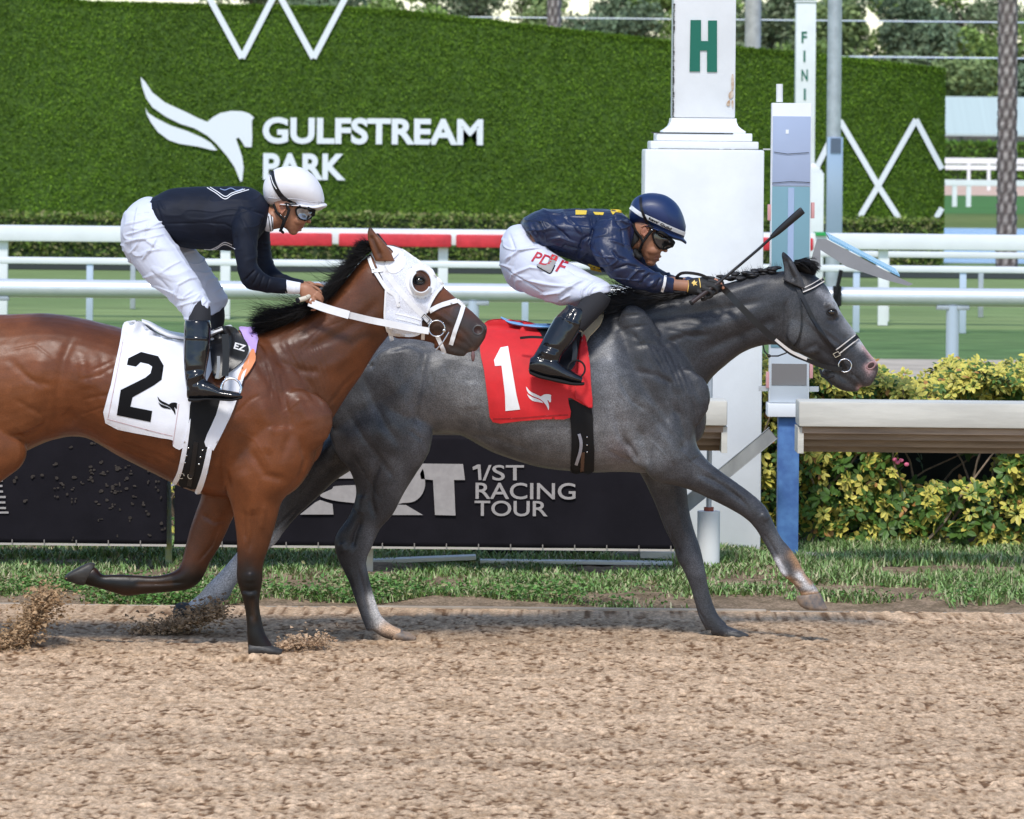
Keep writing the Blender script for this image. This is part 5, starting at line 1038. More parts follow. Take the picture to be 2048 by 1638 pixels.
S1('browband', [(1605,582),(1625,573),(1648,559)], 9.5); S1('browband_lining', [(1606,584),(1626,575.5),(1649,562)], 2, WL, .013, .002); S1('browband_lining', [(1604,577.5),(1623,568.5),(1645,555.5)], 1.5, WL, .013, .002)
S1('cheek_strap', [(1588,560),(1598,582),(1610,604),(1628,640),(1650,676),(1668,703),(1676,716)], 7.5); S1('throat_strap', [(1596,580),(1602,610),(1603,650),(1597,678),(1588,692)], 3.5)
S1('noseband', [(1674,704),(1695,688),(1716,672)], 11); S1('noseband_lining', [(1672,700),(1692,684.5),(1712,669)], 2, WL, .013, .002); S1('noseband_lining', [(1678,708),(1698,692),(1718,677)], 2, WL, .013, .002)
S1('chin_strap', [(1672,706),(1684,724),(1692,738)], 7); S1('jaw_strap', [(1690,736),(1670,738),(1650,740)], 7)
mb = MB(); q_ = [hit(GB, x, y, YG, .013)[0] for x, y in ((1666,708),(1676,703),(1681,710),(1671,715))]; mb.path(q_+[q_[0]], .0022, 6); mb.build('buckle', M['steel'], br, True)
p, _ = hit(GB, 1690, 732, YG, .02); ring3('bit_ring', 1690, 731, 13, .003, p.y, M['steel'], br)
mb = MB(); mb.path([P(1526,690,YG-.10), P(1529,703,YG-.105), P(1538,712,YG-.11), P(1556,712,YG-.11), P(1572,706,YG-.11), P(1582,696,YG-.1)], .0035, 8); mb.ball(P(1538,712,YG-.11), .009, 10); mb.build('throat_loop', K, br, True)
mb = MB(); mb.path([P(1640,738,YG-.06), P(1644,752,YG-.07), P(1654,757,YG-.07), P(1668,752,YG-.06)], .006, 8); mb.path([P(1654,757,YG-.07), P(1662,768,YG-.07), P(1664,774,YG-.07)], .004, 8); mb.build('curb_strap', K, br, True)
YR = YG-.16
free_strap('rein', [(1438,574,YG-.20),(1452,582,YR),(1480,612,YR-.01),(1515,648,YR-.01),(1548,678,YR)], .030, .004, K, br); free_strap('rein', [(1546,676,YR),(1580,705,YR+.01),(1614,720,YR+.02),(1650,734,YR+.04),(1684,738,YR+.06)], .020, .004, K, br)
free_strap('rein_grip', [(1551,679,YR-.006),(1582,703,YR+.004),(1614,718,YR+.014)], .013, .004, WL, br)
free_strap('rein_loop', [(1425,563,YG-.17),(1405,551,YG-.18),(1380,546,YG-.19),(1362,547,YG-.18),(1353,556,YG-.16),(1366,558,YG-.14)], .014, .005, K, br)
# ------------------------------------------------------------------ tack of the bay horse
sc2 = empty('saddle_cloth', P(300, 860, YB2-.3), 'white saddle cloth with black number two and small winged horse mark', 'saddle cloth', 'saddle cloths')
patch('cloth', [spl([(246,650),(256,643),(284,646),(300,660),(340,676),(400,684),(430,676),(432,720),(400,790),(384,827),(366,895),(346,892),(345,880),(303,872),(211,846),(222,769),(239,690)], 3)], BB, YB2, M['whitecloth'], sc2, .014, .004, 7, .008, (14, 5, 4), True)
SB2 = bvh_of(sc2.children[0].data)
two = [(742,525),(750,487),(825,450),(925,475),(957,530),(945,612),(900,645),(775,715),(762,770),(890,795),(880,860),(683,820),(706,672),(850,600),(880,575),(890,535),(868,520),(822,510),(795,535)]
patch('number', [[(x/2.924, 550+y/2.924) for x, y in two]], SB2, YB2, M['numblack'], sc2, .004, .001, 8)
for lp in logo(315, 793, .064, 1.0): patch('emblem', [lp], SB2, YB2, M['numblack'], sc2, .004, .001, 5)
seam = mat('pink_stitch', (.55, .42, .45), .7)
for q in ([(214,838),(303,862),(345,872)], [(358,808),(350,860),(346,888)], [(250,660),(235,740),(216,836)]): patch('stitching', [ribbon_loop(q, 1.6)], SB2, YB2, seam, sc2, .003, .001, 5)
patch('front_flap', [spl([(470,700),(496,690),(500,712),(480,780),(462,830),(430,895),(424,898),(409,884),(432,830),(445,780),(455,740)], 3)], BB, YB2, M['whitecloth'], sc2, .016, .004, 6, .009, (30, 5, 6))
sd2 = empty('saddle', P(440, 720, YB2-.3), 'small black racing saddle with white rimmed seat on the bay horse', 'saddle', 'racing saddles')
patch('lilac_pad', [spl([(478,654),(496,654),(514,657),(513,690),(509,708),(497,698),(486,672)], 3)], BB, YB2, M['purple'], sd2, .012, .012, 6)
patch('orange_pad', [spl([(508,700),(510,722),(492,752),(476,762),(478,750),(494,716),(502,700)], 3)], BB, YB2, M['orange'], sd2, .012, .016, 6)
patch('saddle_flap', [spl([(418,668),(440,655),(468,654),(480,668),(494,686),(497,702),(486,722),(458,744),(430,758),(420,700)], 3)], BB, YB2, M['black'], sd2, .030, .010, 7)
FB = bvh_of(sd2.children[-1].data)
patch('lettering', None, FB, YB2, M['numwhite'], sd2, .008, .001, tri=text_tri('EZ', 467, 697, 23, 13, .03, .28, maxedge=6))
bs = Blob(YB2); bs.tube([(283,638,286,646,.05),(300,643,300,654,.07),(325,656,323,668,.09),(350,664,349,677,.10),(400,668,400,680,.11),(440,654,442,666,.10),(462,649,464,658,.08)], sub=4); finish(bs.mesh(.004, 2), 'seat', M['whitestrap'], sd2)
free_strap('stirrup_leather', [(450,668,YB2-.34),(452,710,YB2-.35),(450,752,YB2-.36)], .030, .005, M['black'], sd2)
free_strap('buckle_strap', [(437,712,YB2-.345),(437,735,YB2-.35),(434,756,YB2-.355)], .014, .004, mat('clear_buckle', (.25, .26, .28), .2), sd2)
ring3('stirrup', 462, 777, 20, .0055, YB2-.40, M['steel'], sd2, .2)
g2 = empty('girth', P(390, 960, YB2-.25), 'black girth edged with white foam and buckles under the bay horse', 'girth', 'girths')
patch('band', [spl([(386,790),(432,795),(438,805),(424,886),(404,940),(393,977),(372,974),(358,968),(366,900),(378,840)], 2)], BB, YB2, M['rubber'], g2, .014, .006, 7, mirror=True)
patch('foam_edge', [spl([(376,850),(381,838),(378,870),(372,910),(362,950),(352,968),(343,970),(356,940),(366,892)], 3)], BB, YB2, M['whitecloth'], g2, .019, .008, 5); patch('foam_edge', [spl([(416,893),(424,898),(412,955),(400,986),(391,984),(402,950),(410,918)], 3)], BB, YB2, M['whitecloth'], g2, .019, .008, 5)
for x, y in ((377,896),(405,900),(373,911),(401,914),(370,925),(398,928)): p, _ = hit(BB, x, y, YB2, .019); MB().ball(p, .0045, 8).build('rivet', M['steel'], g2, True)
patch('leather_tab', [ribbon_loop([(392,884),(386,930),(378,972)], 9)], BB, YB2, M['black'], g2, .020, .004, 5)
p, _ = hit(BB, 372, 952, YB2, .026)
mb = MB()
for dx in (-.02, .02): mb.path([p+Vector((dx+.012*math.cos(a), -.002, .012*math.sin(a))) for a in np.linspace(0, 5.2, 14)], .0017, 6)
mb.build('buckle', M['steel'], g2, True)
# hood
hd = empty('blinker_hood', P(820, 590, YB2-.1), 'white mesh blinker hood with cup round the eye on the bay horse', 'hood')
def c3(L): return [(600+x/5.12, 430+y/5.12) for x, y in L]
hood = spl(c3([(885,312),(1040,350),(1180,445),(1330,565),(1470,712),(1410,800),(1350,900),(1310,990),(1245,1090),(1240,1200),(1100,1240),(950,1235),(895,1190),(868,1060),(876,900),(880,760),(845,650),(800,560),(740,390),(830,440),(890,490),(955,375)]), 2)
def ell_loop(x, y, rx, ry, n=26): return [(x+rx*math.cos(a), y+ry*math.sin(a)) for a in np.linspace(0, 2*math.pi, n, endpoint=False)]
eh = ell_loop(*c3([(1236,690)])[0], 20.5, 24)
patch('mesh_cloth', [hood, eh], BB, YB2, M['mesh'], hd, .007, .004, 6, .002, 30)
HB = bvh_of(hd.children[0].data)
patch('eye_rim', [ell_loop(842, 562, 31, 35), ell_loop(842, 564, 20.5, 24)], HB, YB2, M['whitestrap'], hd, .003, .004, 5)
patch('ear_patch', [spl(c3([(885,312),(1000,350),(1080,420),(1060,540),(960,600),(890,560),(875,480),(955,375)]), 3), spl(c3([(1000,405),(1012,450),(975,500),(905,520),(925,490)]), 3)], HB, YB2, M['whitestrap'], hd, .003, .003, 5)
# blinker cup: curved shell standing off behind the eye
cv = []; cf = []; n = 22
for i in range(n+1):
    a = math.radians(25+ i*215/n); base = None
    for k in range(6):
        t = k/5; rr = (27-7*t); x = 842+rr*math.cos(a)*.92; y = 564+rr*math.sin(a)*1.05; p, _ = hit(BB, x, y, YB2, .006)
        if base is None: base = p.y
        q = P(x, y, base-.045*math.sin(t*math.pi/2)); cv.append(tuple(q))
for i in range(n):
    for k in range(5): cf.append((i*6+k, i*6+k+1, (i+1)*6+k+1, (i+1)*6+k))
o = meshobj('eye_cup', cv, cf, M['whitestrap'], hd); md = o.modifiers.new('s', 'SOLIDIFY'); md.thickness = .005
for q, w in ((c3([(1470,712),(1400,800),(1340,900),(1300,1000)]), 4), (c3([(1040,352),(1180,447),(1330,567),(1468,712)]), 4), (c3([(880,760),(872,900),(868,1060),(895,1190)]), 4), (c3([(895,1190),(1000,1225),(1150,1235),(1245,1200)]), 5), (c3([(980,1010),(1100,1035),(1240,1075)]), 2.5), (c3([(985,1060),(1100,1085),(1230,1120)]), 2.5)): patch('piping', [ribbon_loop(q, w)], HB, YB2, M['whitestrap'], hd, .003, .003, 4)
patch('inner_ear_strap', [ribbon_loop(c3([(880,478),(940,430),(1000,372)]), 9)], BB, YB2, M['whitestrap'], hd, .014, .004, 5)
bb = empty('bridle', P(880, 620, YB2-.1), 'white bridle with white reins and steel ring bit on the bay horse', 'bridle', 'bridles'); WS = M['whitestrap']
FULL = bvh_of(bm_, hd.children[0].data)
def S2(n, pts, w, m=WS, off=.007, th=.003): return strap(n, pts, w, FULL, YB2, m, bb, off, th)
S2('cheek_strap', c3([(745,385),(830,500),(900,620),(1000,750),(1120,890),(1230,1000),(1335,1100)]), 11, off=.009)
S2('throat_strap', c3([(705,430),(745,540),(790,610),(840,690),(900,770),(980,830),(1010,940)]), 7.5, off=.012); S2('crown_strap', c3([(735,575),(850,560)]), 7, off=.014)
S2('noseband', c3([(1325,985),(1440,925),(1610,875)]), 9.5); S2('nose_strap', c3([(1675,925),(1640,1040),(1590,1180),(1545,1330)]), 8.5); S2('nose_strap', c3([(1610,872),(1680,930)]), 7)
S2('hood_strap', c3([(920,1160),(925,1220),(945,1285)]), 8, off=.012); S2('hood_strap', c3([(1262,1180),(1258,1275)]), 7, off=.012)
S2('chin_strap', c3([(1405,1240),(1450,1340),(1480,1420)]), 8)
p, _ = hit(FULL, 873, 657, YB2, .025); ring3('bit_ring', 873.5, 657, 16, .0032, p.y, M['steel'], bb); MB().ball(P(888, 661, p.y-.005), .009, 12).build('bit_knob', M['steel'], bb, True)
mb = MB(); mb.path([P(898,664,p.y), P(886,684,p.y), P(872,700,p.y+.01)], .003, 8); mb.build('bit_shank', M['steel'], bb, True)
q_ = [hit(FULL, x, y, YB2, .017)[0] for x, y in c3([(1245,1050),(1275,1015),(1335,1075),(1300,1110)])]; mb = MB(); mb.path(q_+[q_[0]], .0018, 6); mb.build('buckle', M['black'], bb, True)
y1 = hit(FULL, 800, 650, YB2, .022)[0].y
free_strap('rein', [(618,604,YB2-.17),(650,616,YB2-.18),(698,630,YB2-.19)], .036, .005, WS, bb); free_strap('rein', [(694,629,YB2-.188),(740,640,y1-.02),(776,647,y1-.01),(815,655,y1),(858,662,y1)], .030, .005, WS, bb)
MB().ball(P(946, 712, YB2-.02), .02, 12, (.45, .5, 1.3)).build('tongue', mat('tongue', (.16, .08, .08), .4), bhorse, True)
# flying dirt kicked up by the hooves
def clods(name, pts, spread, n, Y, label, smin=.002, smax=.007, col=(.23, .14, .08)):
    mb = MB(); rg = np.random.default_rng(n); vs_ = []; fs_ = []; A = np.array(pts, float); b0 = 0; tet = np.array([(1, 1, 1), (-1, -1, 1), (-1, 1, -1), (1, -1, -1), (0, 0, 1.5)])
    for q in range(n):
        t = rg.random()*(len(A)-1); i = min(int(t), len(A)-2); x, y = A[i]*(1-t+i)+A[i+1]*(t-i); sp = spread*(1 if rg.random() < .7 else 2.4); p = np.array(P(x+rg.normal(0, sp*1.3), y+rg.normal(0, sp*.8), Y+rg.normal(0, .06))); s_ = rg.uniform(smin, smax)*(1 if rg.random() < .9 else 1.8)
        if p[2] < .005: continue
        R = rg.normal(size=(3, 3)); R, _ = np.linalg.qr(R); v = tet*rg.uniform(.5, 1.1, (5, 1))@R*s_*np.array((1.3, 1, .8))+p; vs_ += [tuple(k) for k in v]; fs_ += [(b0, b0+1, b0+2), (b0, b0+3, b0+1), (b0, b0+2, b0+3), (b0+1, b0+3, b0+2)]; b0 += 5
    o = meshobj(name, vs_, fs_, mat('flying_dirt', col, .95, var=.5, vs=25, spec=.1), None, smooth=False); tag(o, label, 'dirt', kind='stuff')
clods('flying_dirt', [(270,1268),(340,1255),(400,1235),(440,1220)], 8, 3600, YG+.05, 'dark dirt spray thrown up behind the far hind hoof of the grey horse', col=(.34, .23, .145))
clods('flying_dirt', [(-20,1298),(20,1285),(55,1255),(82,1215),(98,1188)], 10, 4200, YB2, 'brown column of dirt thrown up at the left edge by the bay horse', col=(.36, .24, .14))
clods('flying_dirt', [(560,1290),(610,1284),(650,1280)], 6, 800, YB2+.1, 'small puff of dirt ahead of the front hoof of the bay horse', col=(.46, .32, .21))
# ================================================================== JOCKEYS
M['skin'] = mat('skin', (.42, .20, .115), .48, attr='Col', bump=.0004, bs=300, spec=.4)
M['breeches'] = mat('white_breeches', (.60, .63, .75), .65, bump=.0012, bs=45)
M['blacksilk'] = mat('black_silk', (.007, .010, .021), .62, var=.25, vs=6, bump=.0006, bs=250, spec=.2)
M['navysilk'] = mat('navy_silk', (.009, .017, .055), .38, var=.3, vs=7, bump=.005, bs=24, spec=.45)
M['boot'] = mat('patent_boot', (.006, .007, .010), .13, coat=.45, bump=.0035, bs=16, spec=.4)
M['sock'] = mat('black_sock', (.014, .014, .018), .85)
M['yellow'] = mat('yellow_silk', (.75, .52, .04), .5)
M['helmetwhite'] = mat('white_helmet', (.74, .73, .77), .5, var=.02, vs=5)
M['helmetnavy'] = mat('navy_helmet', (.007, .022, .085), .42, var=.1, vs=5, bump=.0003, bs=400)
M['lens'] = mat('goggle_lens', (.30, .31, .34), .06, metal=.6, coat=1, var=.5, vs=14); M['lensdark'] = mat('dark_lens', (.02, .02, .025), .05, metal=.2, coat=1)
M['glove'] = mat('black_glove', (.012, .012, .013), .7, bump=.0006, bs=200); M['gold'] = mat('gold_print', (.75, .50, .12), .5)
SK = (.36, .165, .095)
def body_mesh(bl, vox, parent, marks, strokes=(), smooth=4):
    me = bl.mesh(vox, smooth); sculpt(me, strokes); paint(me, SK, marks, .12); return finish(me, 'body', M['skin'], parent), me
# ------------------------------------------------------------------ jockey in black on the bay
Y2 = YB2
j2 = empty('person', P(400, 640, Y2), 'jockey in black top, white breeches and white helmet, crouching over the bay horse', 'jockey', 'jockeys')
LEG2 = [(318,430,40,.07,-.09),(338,500,40,.085,-.13),(368,560,33,.08,-.19),(395,610,25,.062,-.27),(398,650,22,.052,-.315),(392,700,22,.050,-.345),(392,740,20,.046,-.36),(396,770,20,.045,-.37)]
FAR2 = [(330,440,36,.07,.09),(375,500,34,.08,.13),(415,560,26,.07,.19),(436,605,20,.055,.25),(425,650,18,.048,.30),(420,700,18,.046,.33),(420,760,18,.044,.35)]
b = Blob(Y2)
b.tube([(268,430,285,490,.09),(300,412,322,470,.12),(360,390,358,474,.13),(420,388,410,484,.14),(470,390,460,484,.155),(508,396,500,474,.14),(530,406,522,458,.09)], sub=4)
BN2 = [(275,412,262,525,.085,-.08),(318,432,274,540,.105,-.10),(345,478,300,568,.108,-.13),(374,520,330,592,.10,-.165),(396,560,352,610,.088,-.20),(412,588,364,628,.075,-.235),(421,606,372,644,.066,-.26),(418,618,374,648,.058,-.265)]
BF2 = [(310,440,275,520,.085,.08),(365,480,325,560,.10,.12),(402,510,355,585,.092,.16),(428,550,385,600,.08,.20),(447,580,405,622,.07,.235),(454,600,412,632,.06,.25),(444,622,420,630,.055,.255)]
b.tube(BN2[:-1], grow=-.026); b.tube(BF2[:-1], grow=-.026)
b.limb([(395,610,14,.035,-.25),(398,650,14,.034,-.315),(392,700,13,.032,-.345),(392,750,13,.030,-.36)]); b.limb([(436,600,12,.03,.25),(425,650,12,.03,.30),(420,700,12,.03,.33),(420,750,12,.03,.35)])
b.limb([(496,440,18,.035,-.15),(490,480,16,.034,-.20),(494,525,14,.032,-.22),(508,556,11,.03,-.215),(540,570,10,.026,-.185),(590,575,10,.024,-.15),(606,578,11,.024,-.145)])
b.limb([(514,445,16,.035,.14),(522,490,13,.03,.17),(530,532,12,.03,.175),(552,557,9,.024,.12),(590,570,9,.022,.045),(622,572,10,.024,-.01)])
# neck and head
b.limb([(520,430,30,.07),(542,436,24,.06),(560,432,24,.062)])
b.ell(588,392,50,40,.074,0,.1)
b.tube([(545,380,556,450,.06),(565,372,572,458,.070),(588,372,580,466,.068),(606,382,591,467,.056),(617,395,600,460,.045),(624,412,608,452,.036)], sub=5, seg=28)
b.ell(586,462,10,8,.03,0,.35); b.ell(616,437,9,5,.012,0,-.9); b.ell(618,443,5,4,.015); b.ell(602,454,5.5,3,.020,0,.1); b.ell(599,459.5,5,3,.018,0,.35); b.ell(613,418,10,7,.05,0,.5); b.ell(600,440,14,10,.02,-.045)
# near hand: palm, fingers, thumb
b.tube([(601,566,599,588,.017,-.145),(616,568,604,597,.021,-.15),(632,580,614,606,.021,-.15),(637,588,620,609,.015,-.15)], sub=4)
for (a, r) in (([(633,584,-.155),(642,592,-.15),(645,600,-.13),(638,603,-.115)], .0095), ([(629,591,-.165),(640,599,-.16),(643,608,-.14),(634,611,-.12)], .0095), ([(624,598,-.17),(634,607,-.165),(637,615,-.145),(628,617,-.125)], .009), ([(618,603,-.17),(628,612,-.165),(630,619,-.15),(622,620,-.13)], .008), ([(612,570,-.135),(626,573,-.125),(638,580,-.125),(643,588,-.13)], .0095)):
    b.limb3([(*q, r*(1-.10*i)) for i, q in enumerate(a)], 12)
b.tube([(620,562,618,582,.016,-.01),(634,568,628,592,.02,-.02),(644,578,636,600,.018,-.03)], sub=4)
for k in range(4): b.limb3([(640+k*.5,574+k*6,-.03-.01*k,.009),(652-k,580+k*6,-.04,.009),(655-k,590+k*6,-.03,.008),(648-k,596+k*5,-.01,.007)], 10)
b.limb3([(628,570,-.03,.009),(640,570,-.05,.009),(650,576,-.06,.008)], 10)
bo, bme = body_mesh(b, .0032, j2, [([(600,455),(598,461)], 3.2, (.30, .09, .07), .7), ([(603,452)], 7, (.20, .10, .065), .35), ([(560,450),(548,455)], 14, (.28, .13, .08), .6), ([(640,612),(632,618)], 5, (.45, .22, .15), .5)],
    [([(607,458),(596,458)], 1.3, -.004), ([(612,446),(604,452),(600,458)], 2.5, -.002), ([(570,452),(584,462)], 3, .002), ([(630,590),(620,580)], 2, -.001), ([(625,596),(614,587)], 2, -.001)], 5); JB2 = bvh_of(bme)
def earpart(x, y, Y, parent, s=1.0):
    bb_ = Blob(Y); 
    pts = [(x-5*s,y+7*s),(x-7*s,y-1*s),(x-5*s,y-8*s),(x+2*s,y-10*s),(x+6*s,y-5*s),(x+5*s,y+1*s),(x+1*s,y+6*s),(x-2*s,y+9*s)]
    bb_.limb3([(a, c, -.076, .0042) for a, c in pts], 8, 3); bb_.ell(x-1*s, y, 6*s, 8*s, .006, -.070); bb_.ell(x-1*s, y+8*s, 3*s, 4*s, .005, -.073)
    me = bb_.mesh(.0018, 2); paint(me, (.36, .15, .09), [([(x, y)], 4, (.22, .08, .05), .6)]); finish(me, 'ear', M['skin'], parent)
earpart(565, 418, Y2, j2, 1.05)
# breeches
def cloth(bl, name, vox, parent, mt, strokes, amp=.003, sc=(14, 10, 14), smooth=5, seed=1, cut=None):
    me = bl.mesh(vox, smooth); sculpt(me, [(p_, w_*.72, a_*1.15) for p_, w_, a_ in strokes]); wrinkle(me, amp, sc, seed)
    co, no = getco(me); q = noise3(co+.05*noise3(co, 8, 3)[:, None], (9, 8, 26), seed+5); setco(me, co+no*(np.clip(.12-np.abs(q), 0, .12)*8*amp*1.25)[:, None])
    o = finish(me, name, mt, parent); return o, me
b = Blob(Y2)
b.tube([(243,440,243,490,.06),(258,415,258,524,.12),(278,400,285,535,.155),(298,394,318,520,.165),(322,400,340,500,.155)], sub=4, seg=36)
b.tube(BN2, sub=4, seg=32)
b.tube(BF2, sub=4, seg=28)
WS_ = [([(250,470),(290,460),(330,440)], 3, .005), ([(248,485),(300,475),(330,468)], 3, .004), ([(262,505),(275,490),(282,470)], 3, .005), ([(285,520),(300,500),(312,478)], 3, .006), ([(250,450),(300,438)], 2.5, .004), ([(270,430),(300,425)], 3, -.004), ([(322,545),(345,530),(362,522)], 3, .004), ([(350,600),(356,570),(378,558),(396,556)], 3, .006), ([(362,620),(366,595),(385,580)], 3, .005), ([(380,632),(386,606),(400,590)], 3, .006), ([(395,628),(398,605),(408,592)], 2.5, -.005), ([(330,470),(360,510),(395,560)], 1.8, .003), ([(296,440),(292,480),(318,500)], 1.8, .003), ([(340,590),(352,582)], 3, .004), ([(300,540),(320,560),(340,580)], 4, -.003), ([(405,610),(412,600)], 3, .005)]
cloth(b, 'breeches', .0037, j2, M['breeches'], [(p, w*1.1, a*1.25) for p, w, a in WS_], .0045, (13, 9, 13), 5, 4)
b = Blob(Y2); b.limb([(292,392,5),(289,398,6)], dy=0); 
# jacket with sleeves
b = Blob(Y2)
b.tube([(296,400,326,452,.13),(310,392,330,474,.158),(340,379,346,489,.166),(380,374,384,497,.172),(420,373,425,500,.182),(465,373,465,500,.19),(500,376,496,494,.19),(522,388,512,482,.165),(536,404,524,468,.11),(540,412,532,458,.075)], sub=5, seg=40)
b.tube([(474,410,528,432,.075,-.13),(463,452,520,452,.070,-.185),(465,480,516,478,.058,-.205),(471,518,514,512,.052,-.22),(479,552,516,534,.047,-.222),(492,576,532,548,.044,-.215),(520,583,545,554,.040,-.20),(550,587,562,556,.034,-.18),(572,588,573,558,.031,-.165)], sub=5, seg=28)
b.tube([(490,420,535,425,.07,.12),(500,460,540,462,.06,.165),(506,500,541,500,.052,.18),(514,540,548,528,.046,.17),(540,570,562,544,.04,.13),(570,582,580,553,.034,.08),(604,586,608,560,.030,.015)], sub=4)
JS = [([(330,448),(400,446),(450,448),(470,460)], 3, -.003), ([(468,440),(480,425),(510,415)], 3, -.003), ([(490,560),(510,540)], 3, -.006), ([(505,570),(518,545)], 2.5, -.005), ([(518,576),(528,550)], 2.5, -.004), ([(532,580),(540,555)], 2.5, -.004), ([(470,500),(472,470)], 5, -.004), ([(310,400),(320,430),(330,460)], 3, -.005), ([(318,396),(330,420)], 3, .004), ([(480,430),(500,470),(508,500)], 4, .003), ([(500,420),(528,430)], 4, -.005)]
jo, jme = cloth(b, 'jacket', .0037, j2, M['blacksilk'], JS, .0022, (10, 8, 12), 7, 6); JJ2 = bvh_of(jme)
for q in ([(414,375),(432,386),(450,398),(466,389),(498,379)], [(420,374),(436,384),(451,393),(464,386),(490,378)], [(420,500),(434,494),(449,485),(464,490)], [(408,499),(430,499),(449,489),(470,498)]): patch('piping', [ribbon_loop(q, 1.4)], JJ2, Y2, M['numwhite'], j2, .002, .001, 4)
patch('piping', [ribbon_loop([(440,377),(450,380),(462,376),(474,381),(486,377)], 1.2)], JJ2, Y2, mat('blue_grey_print', (.25, .32, .5), .6), j2, .002, .001, 4)
b = Blob(Y2); b.tube([(532,410,530,462,.075),(541,418,539,464,.070),(549,424,547,462,.066)], sub=4); me = b.mesh(.004, 3); finish(me, 'collar', M['whitecloth'], j2); CB = bvh_of(me)
for q in ([(537,432),(541,462)], [(542,430),(546,461)]): patch('collar_stripe', [ribbon_loop(q, 1.6)], CB, Y2, M['numblack'], j2, .002, .001, 4)
b = Blob(Y2); b.tube([(559,556,571,587,.030,-.165),(580,561,584,588,.028,-.156),(602,565,600,588,.026,-.146)], sub=4); me = b.mesh(.0035, 3); sculpt(me, [([(575,560),(582,586)], 2, .003), ([(590,562),(590,586)], 2, .002)]); finish(me, 'cuff', M['whitecloth'], j2); CB = bvh_of(me)
patch('cuff_stripe', [ribbon_loop([(564,557),(570,572),(574,586)], 2.5)], CB, Y2, M['numblack'], j2, .002, .001, 4)
# sock, boots
b = Blob(Y2); b.limb([(398,600,20,.055,-.245),(400,628,22,.058,-.285),(396,660,23,.056,-.32)]); finish(b.mesh(.005, 3), 'sock', M['sock'], j2)
patch('breeches_slit', [[(400,592),(408,597),(410,620),(402,622),(404,604)]], None, Y2, M['sock'], j2) if False else None
def boot(Y, parent, shaft, foot, sole, vox=.0042, strokes=(), seed=0):
    b = Blob(Y); b.tube(shaft, sub=4, seg=28); b.tube(foot, sub=4, seg=24); me = b.mesh(vox, 4); sculpt(me, strokes); wrinkle(me, .0035, (10, 10, 14), seed); o = finish(me, 'boot', M['boot'], parent)
    b = Blob(Y); b.tube(sole, sub=4, seg=20); m2 = b.mesh(.004, 2); finish(m2, 'sole', M['rubber'], o); return o, me
sh = [(420,640,370,640,.060,-.325),(422,655,368,655,.062,-.335),(420,700,367,700,.060,-.355),(413,738,368,728,.052,-.37),(412,762,370,762,.048,-.375),(420,780,374,785,.046,-.375)]
ft = [(374,764,374,797,.034,-.375),(400,758,392,798,.040,-.38),(422,766,420,797,.042,-.385),(444,778,444,797,.042,-.39),(466,782,466,798,.040,-.395),(482,786,481,796,.028,-.40)]
so = [(376,795,377,803,.038,-.375),(396,796,396,804,.042,-.38),(412,795,412,800,.034,-.385),(436,796,436,801,.042,-.39),(466,796,466,802,.042,-.395),(485,790,485,797,.026,-.40)]
boot(Y2, j2, sh, ft, so, strokes=[([(368,676),(420,678)], 2, .003), ([(380,650),(382,720)], 6, -.003), ([(405,650),(408,710)], 5, .003), ([(372,742),(400,738)], 4, -.006), ([(376,760),(410,745)], 4, .006), ([(385,770),(412,756)], 3, -.006)], seed=3)
boot(Y2, j2, [(445,640,412,640,.05,.31),(444,690,408,690,.05,.34),(438,750,410,750,.045,.36),(440,780,408,780,.04,.36)], [(408,770,408,797,.035,.36),(440,770,440,797,.04,.37),(480,784,480,797,.03,.38)], [(410,796,410,803,.036,.36),(482,794,482,800,.03,.38)])
b = Blob(Y2); b.limb([(430,612,18,.055,.25),(432,635,18,.055,.285),(428,660,17,.05,.31)]); finish(b.mesh(.005, 3), 'sock', M['sock'], j2)
# helmet
def helmet(Y, parent, shell, brim, mt, brim_mt, hollow=None):
    b = Blob(Y); b.tube(shell, sub=6, seg=36); b.tube(brim, sub=5, seg=24); me = b.mesh(.004, 5); o = finish(me, 'helmet', mt, parent); return o, me
ho, hm = helmet(Y2, j2, [(526,380,529,402,.03),(529,362,537,409,.062),(543,343,549,412,.088),(562,334,566,409,.100),(586,332,584,412,.106),(610,338,604,417,.102),(630,354,622,420,.085),(643,374,636,421,.058),(649,398,644,420,.03)], [(560,406,562,411,.095),(600,408,600,414,.100),(630,411,628,419,.085),(648,407,645,417,.055),(655,409,652,415,.025)], M['helmetwhite'], None)
wrinkle(hm, .0012, (20, 12, 26), 2); HM2 = bvh_of(hm)
patch('helmet_band', [ribbon_loop([(536,396),(560,398),(592,399),(620,404),(650,407)], 2)], HM2, Y2, mat('grey_seam', (.55, .55, .60), .6), ho, .002, .002, 4)
patch('helmet_emblem', None, HM2, Y2, M['numblack'], ho, .002, .0008, tri=text_tri('Jockeys', 637, 407, 14, 3.5, .02, -.03, maxedge=4))
patch('goggle_strap', [ribbon_loop([(543,342),(546,360),(554,380),(568,398),(588,410),(600,416)], 9)], HM2, Y2, M['black'], ho, .004, .003, 4); patch('strap_print', [ribbon_loop([(541,350),(546,366),(553,378)], 1.5)], HM2, Y2, M['numwhite'], ho, .007, .001, 4)
def goggles(Y, parent, loop, bvh, lens_mt, frame_mt, off=.014):
    o = patch('goggles', [loop], bvh, Y, frame_mt, parent, off, .012, 4)
    cx, cy = np.mean(loop, 0); inner = [(cx+(x-cx)*.86, cy+(y-cy)*.84) for x, y in loop]; l = patch('lens', [inner], bvh, Y, lens_mt, o, off+.009, .003, 4)
    b2 = [q for q in inner]; return o
HEADB = bvh_of(bme, hm)
goggles(Y2, j2, spl([(592,417),(604,415),(622,417),(631,421),(628,430),(617,440),(606,441),(597,436),(592,427)], 3), HEADB, M['lens'], M['rubber'])
mb = MB(); yy = Y2-.085
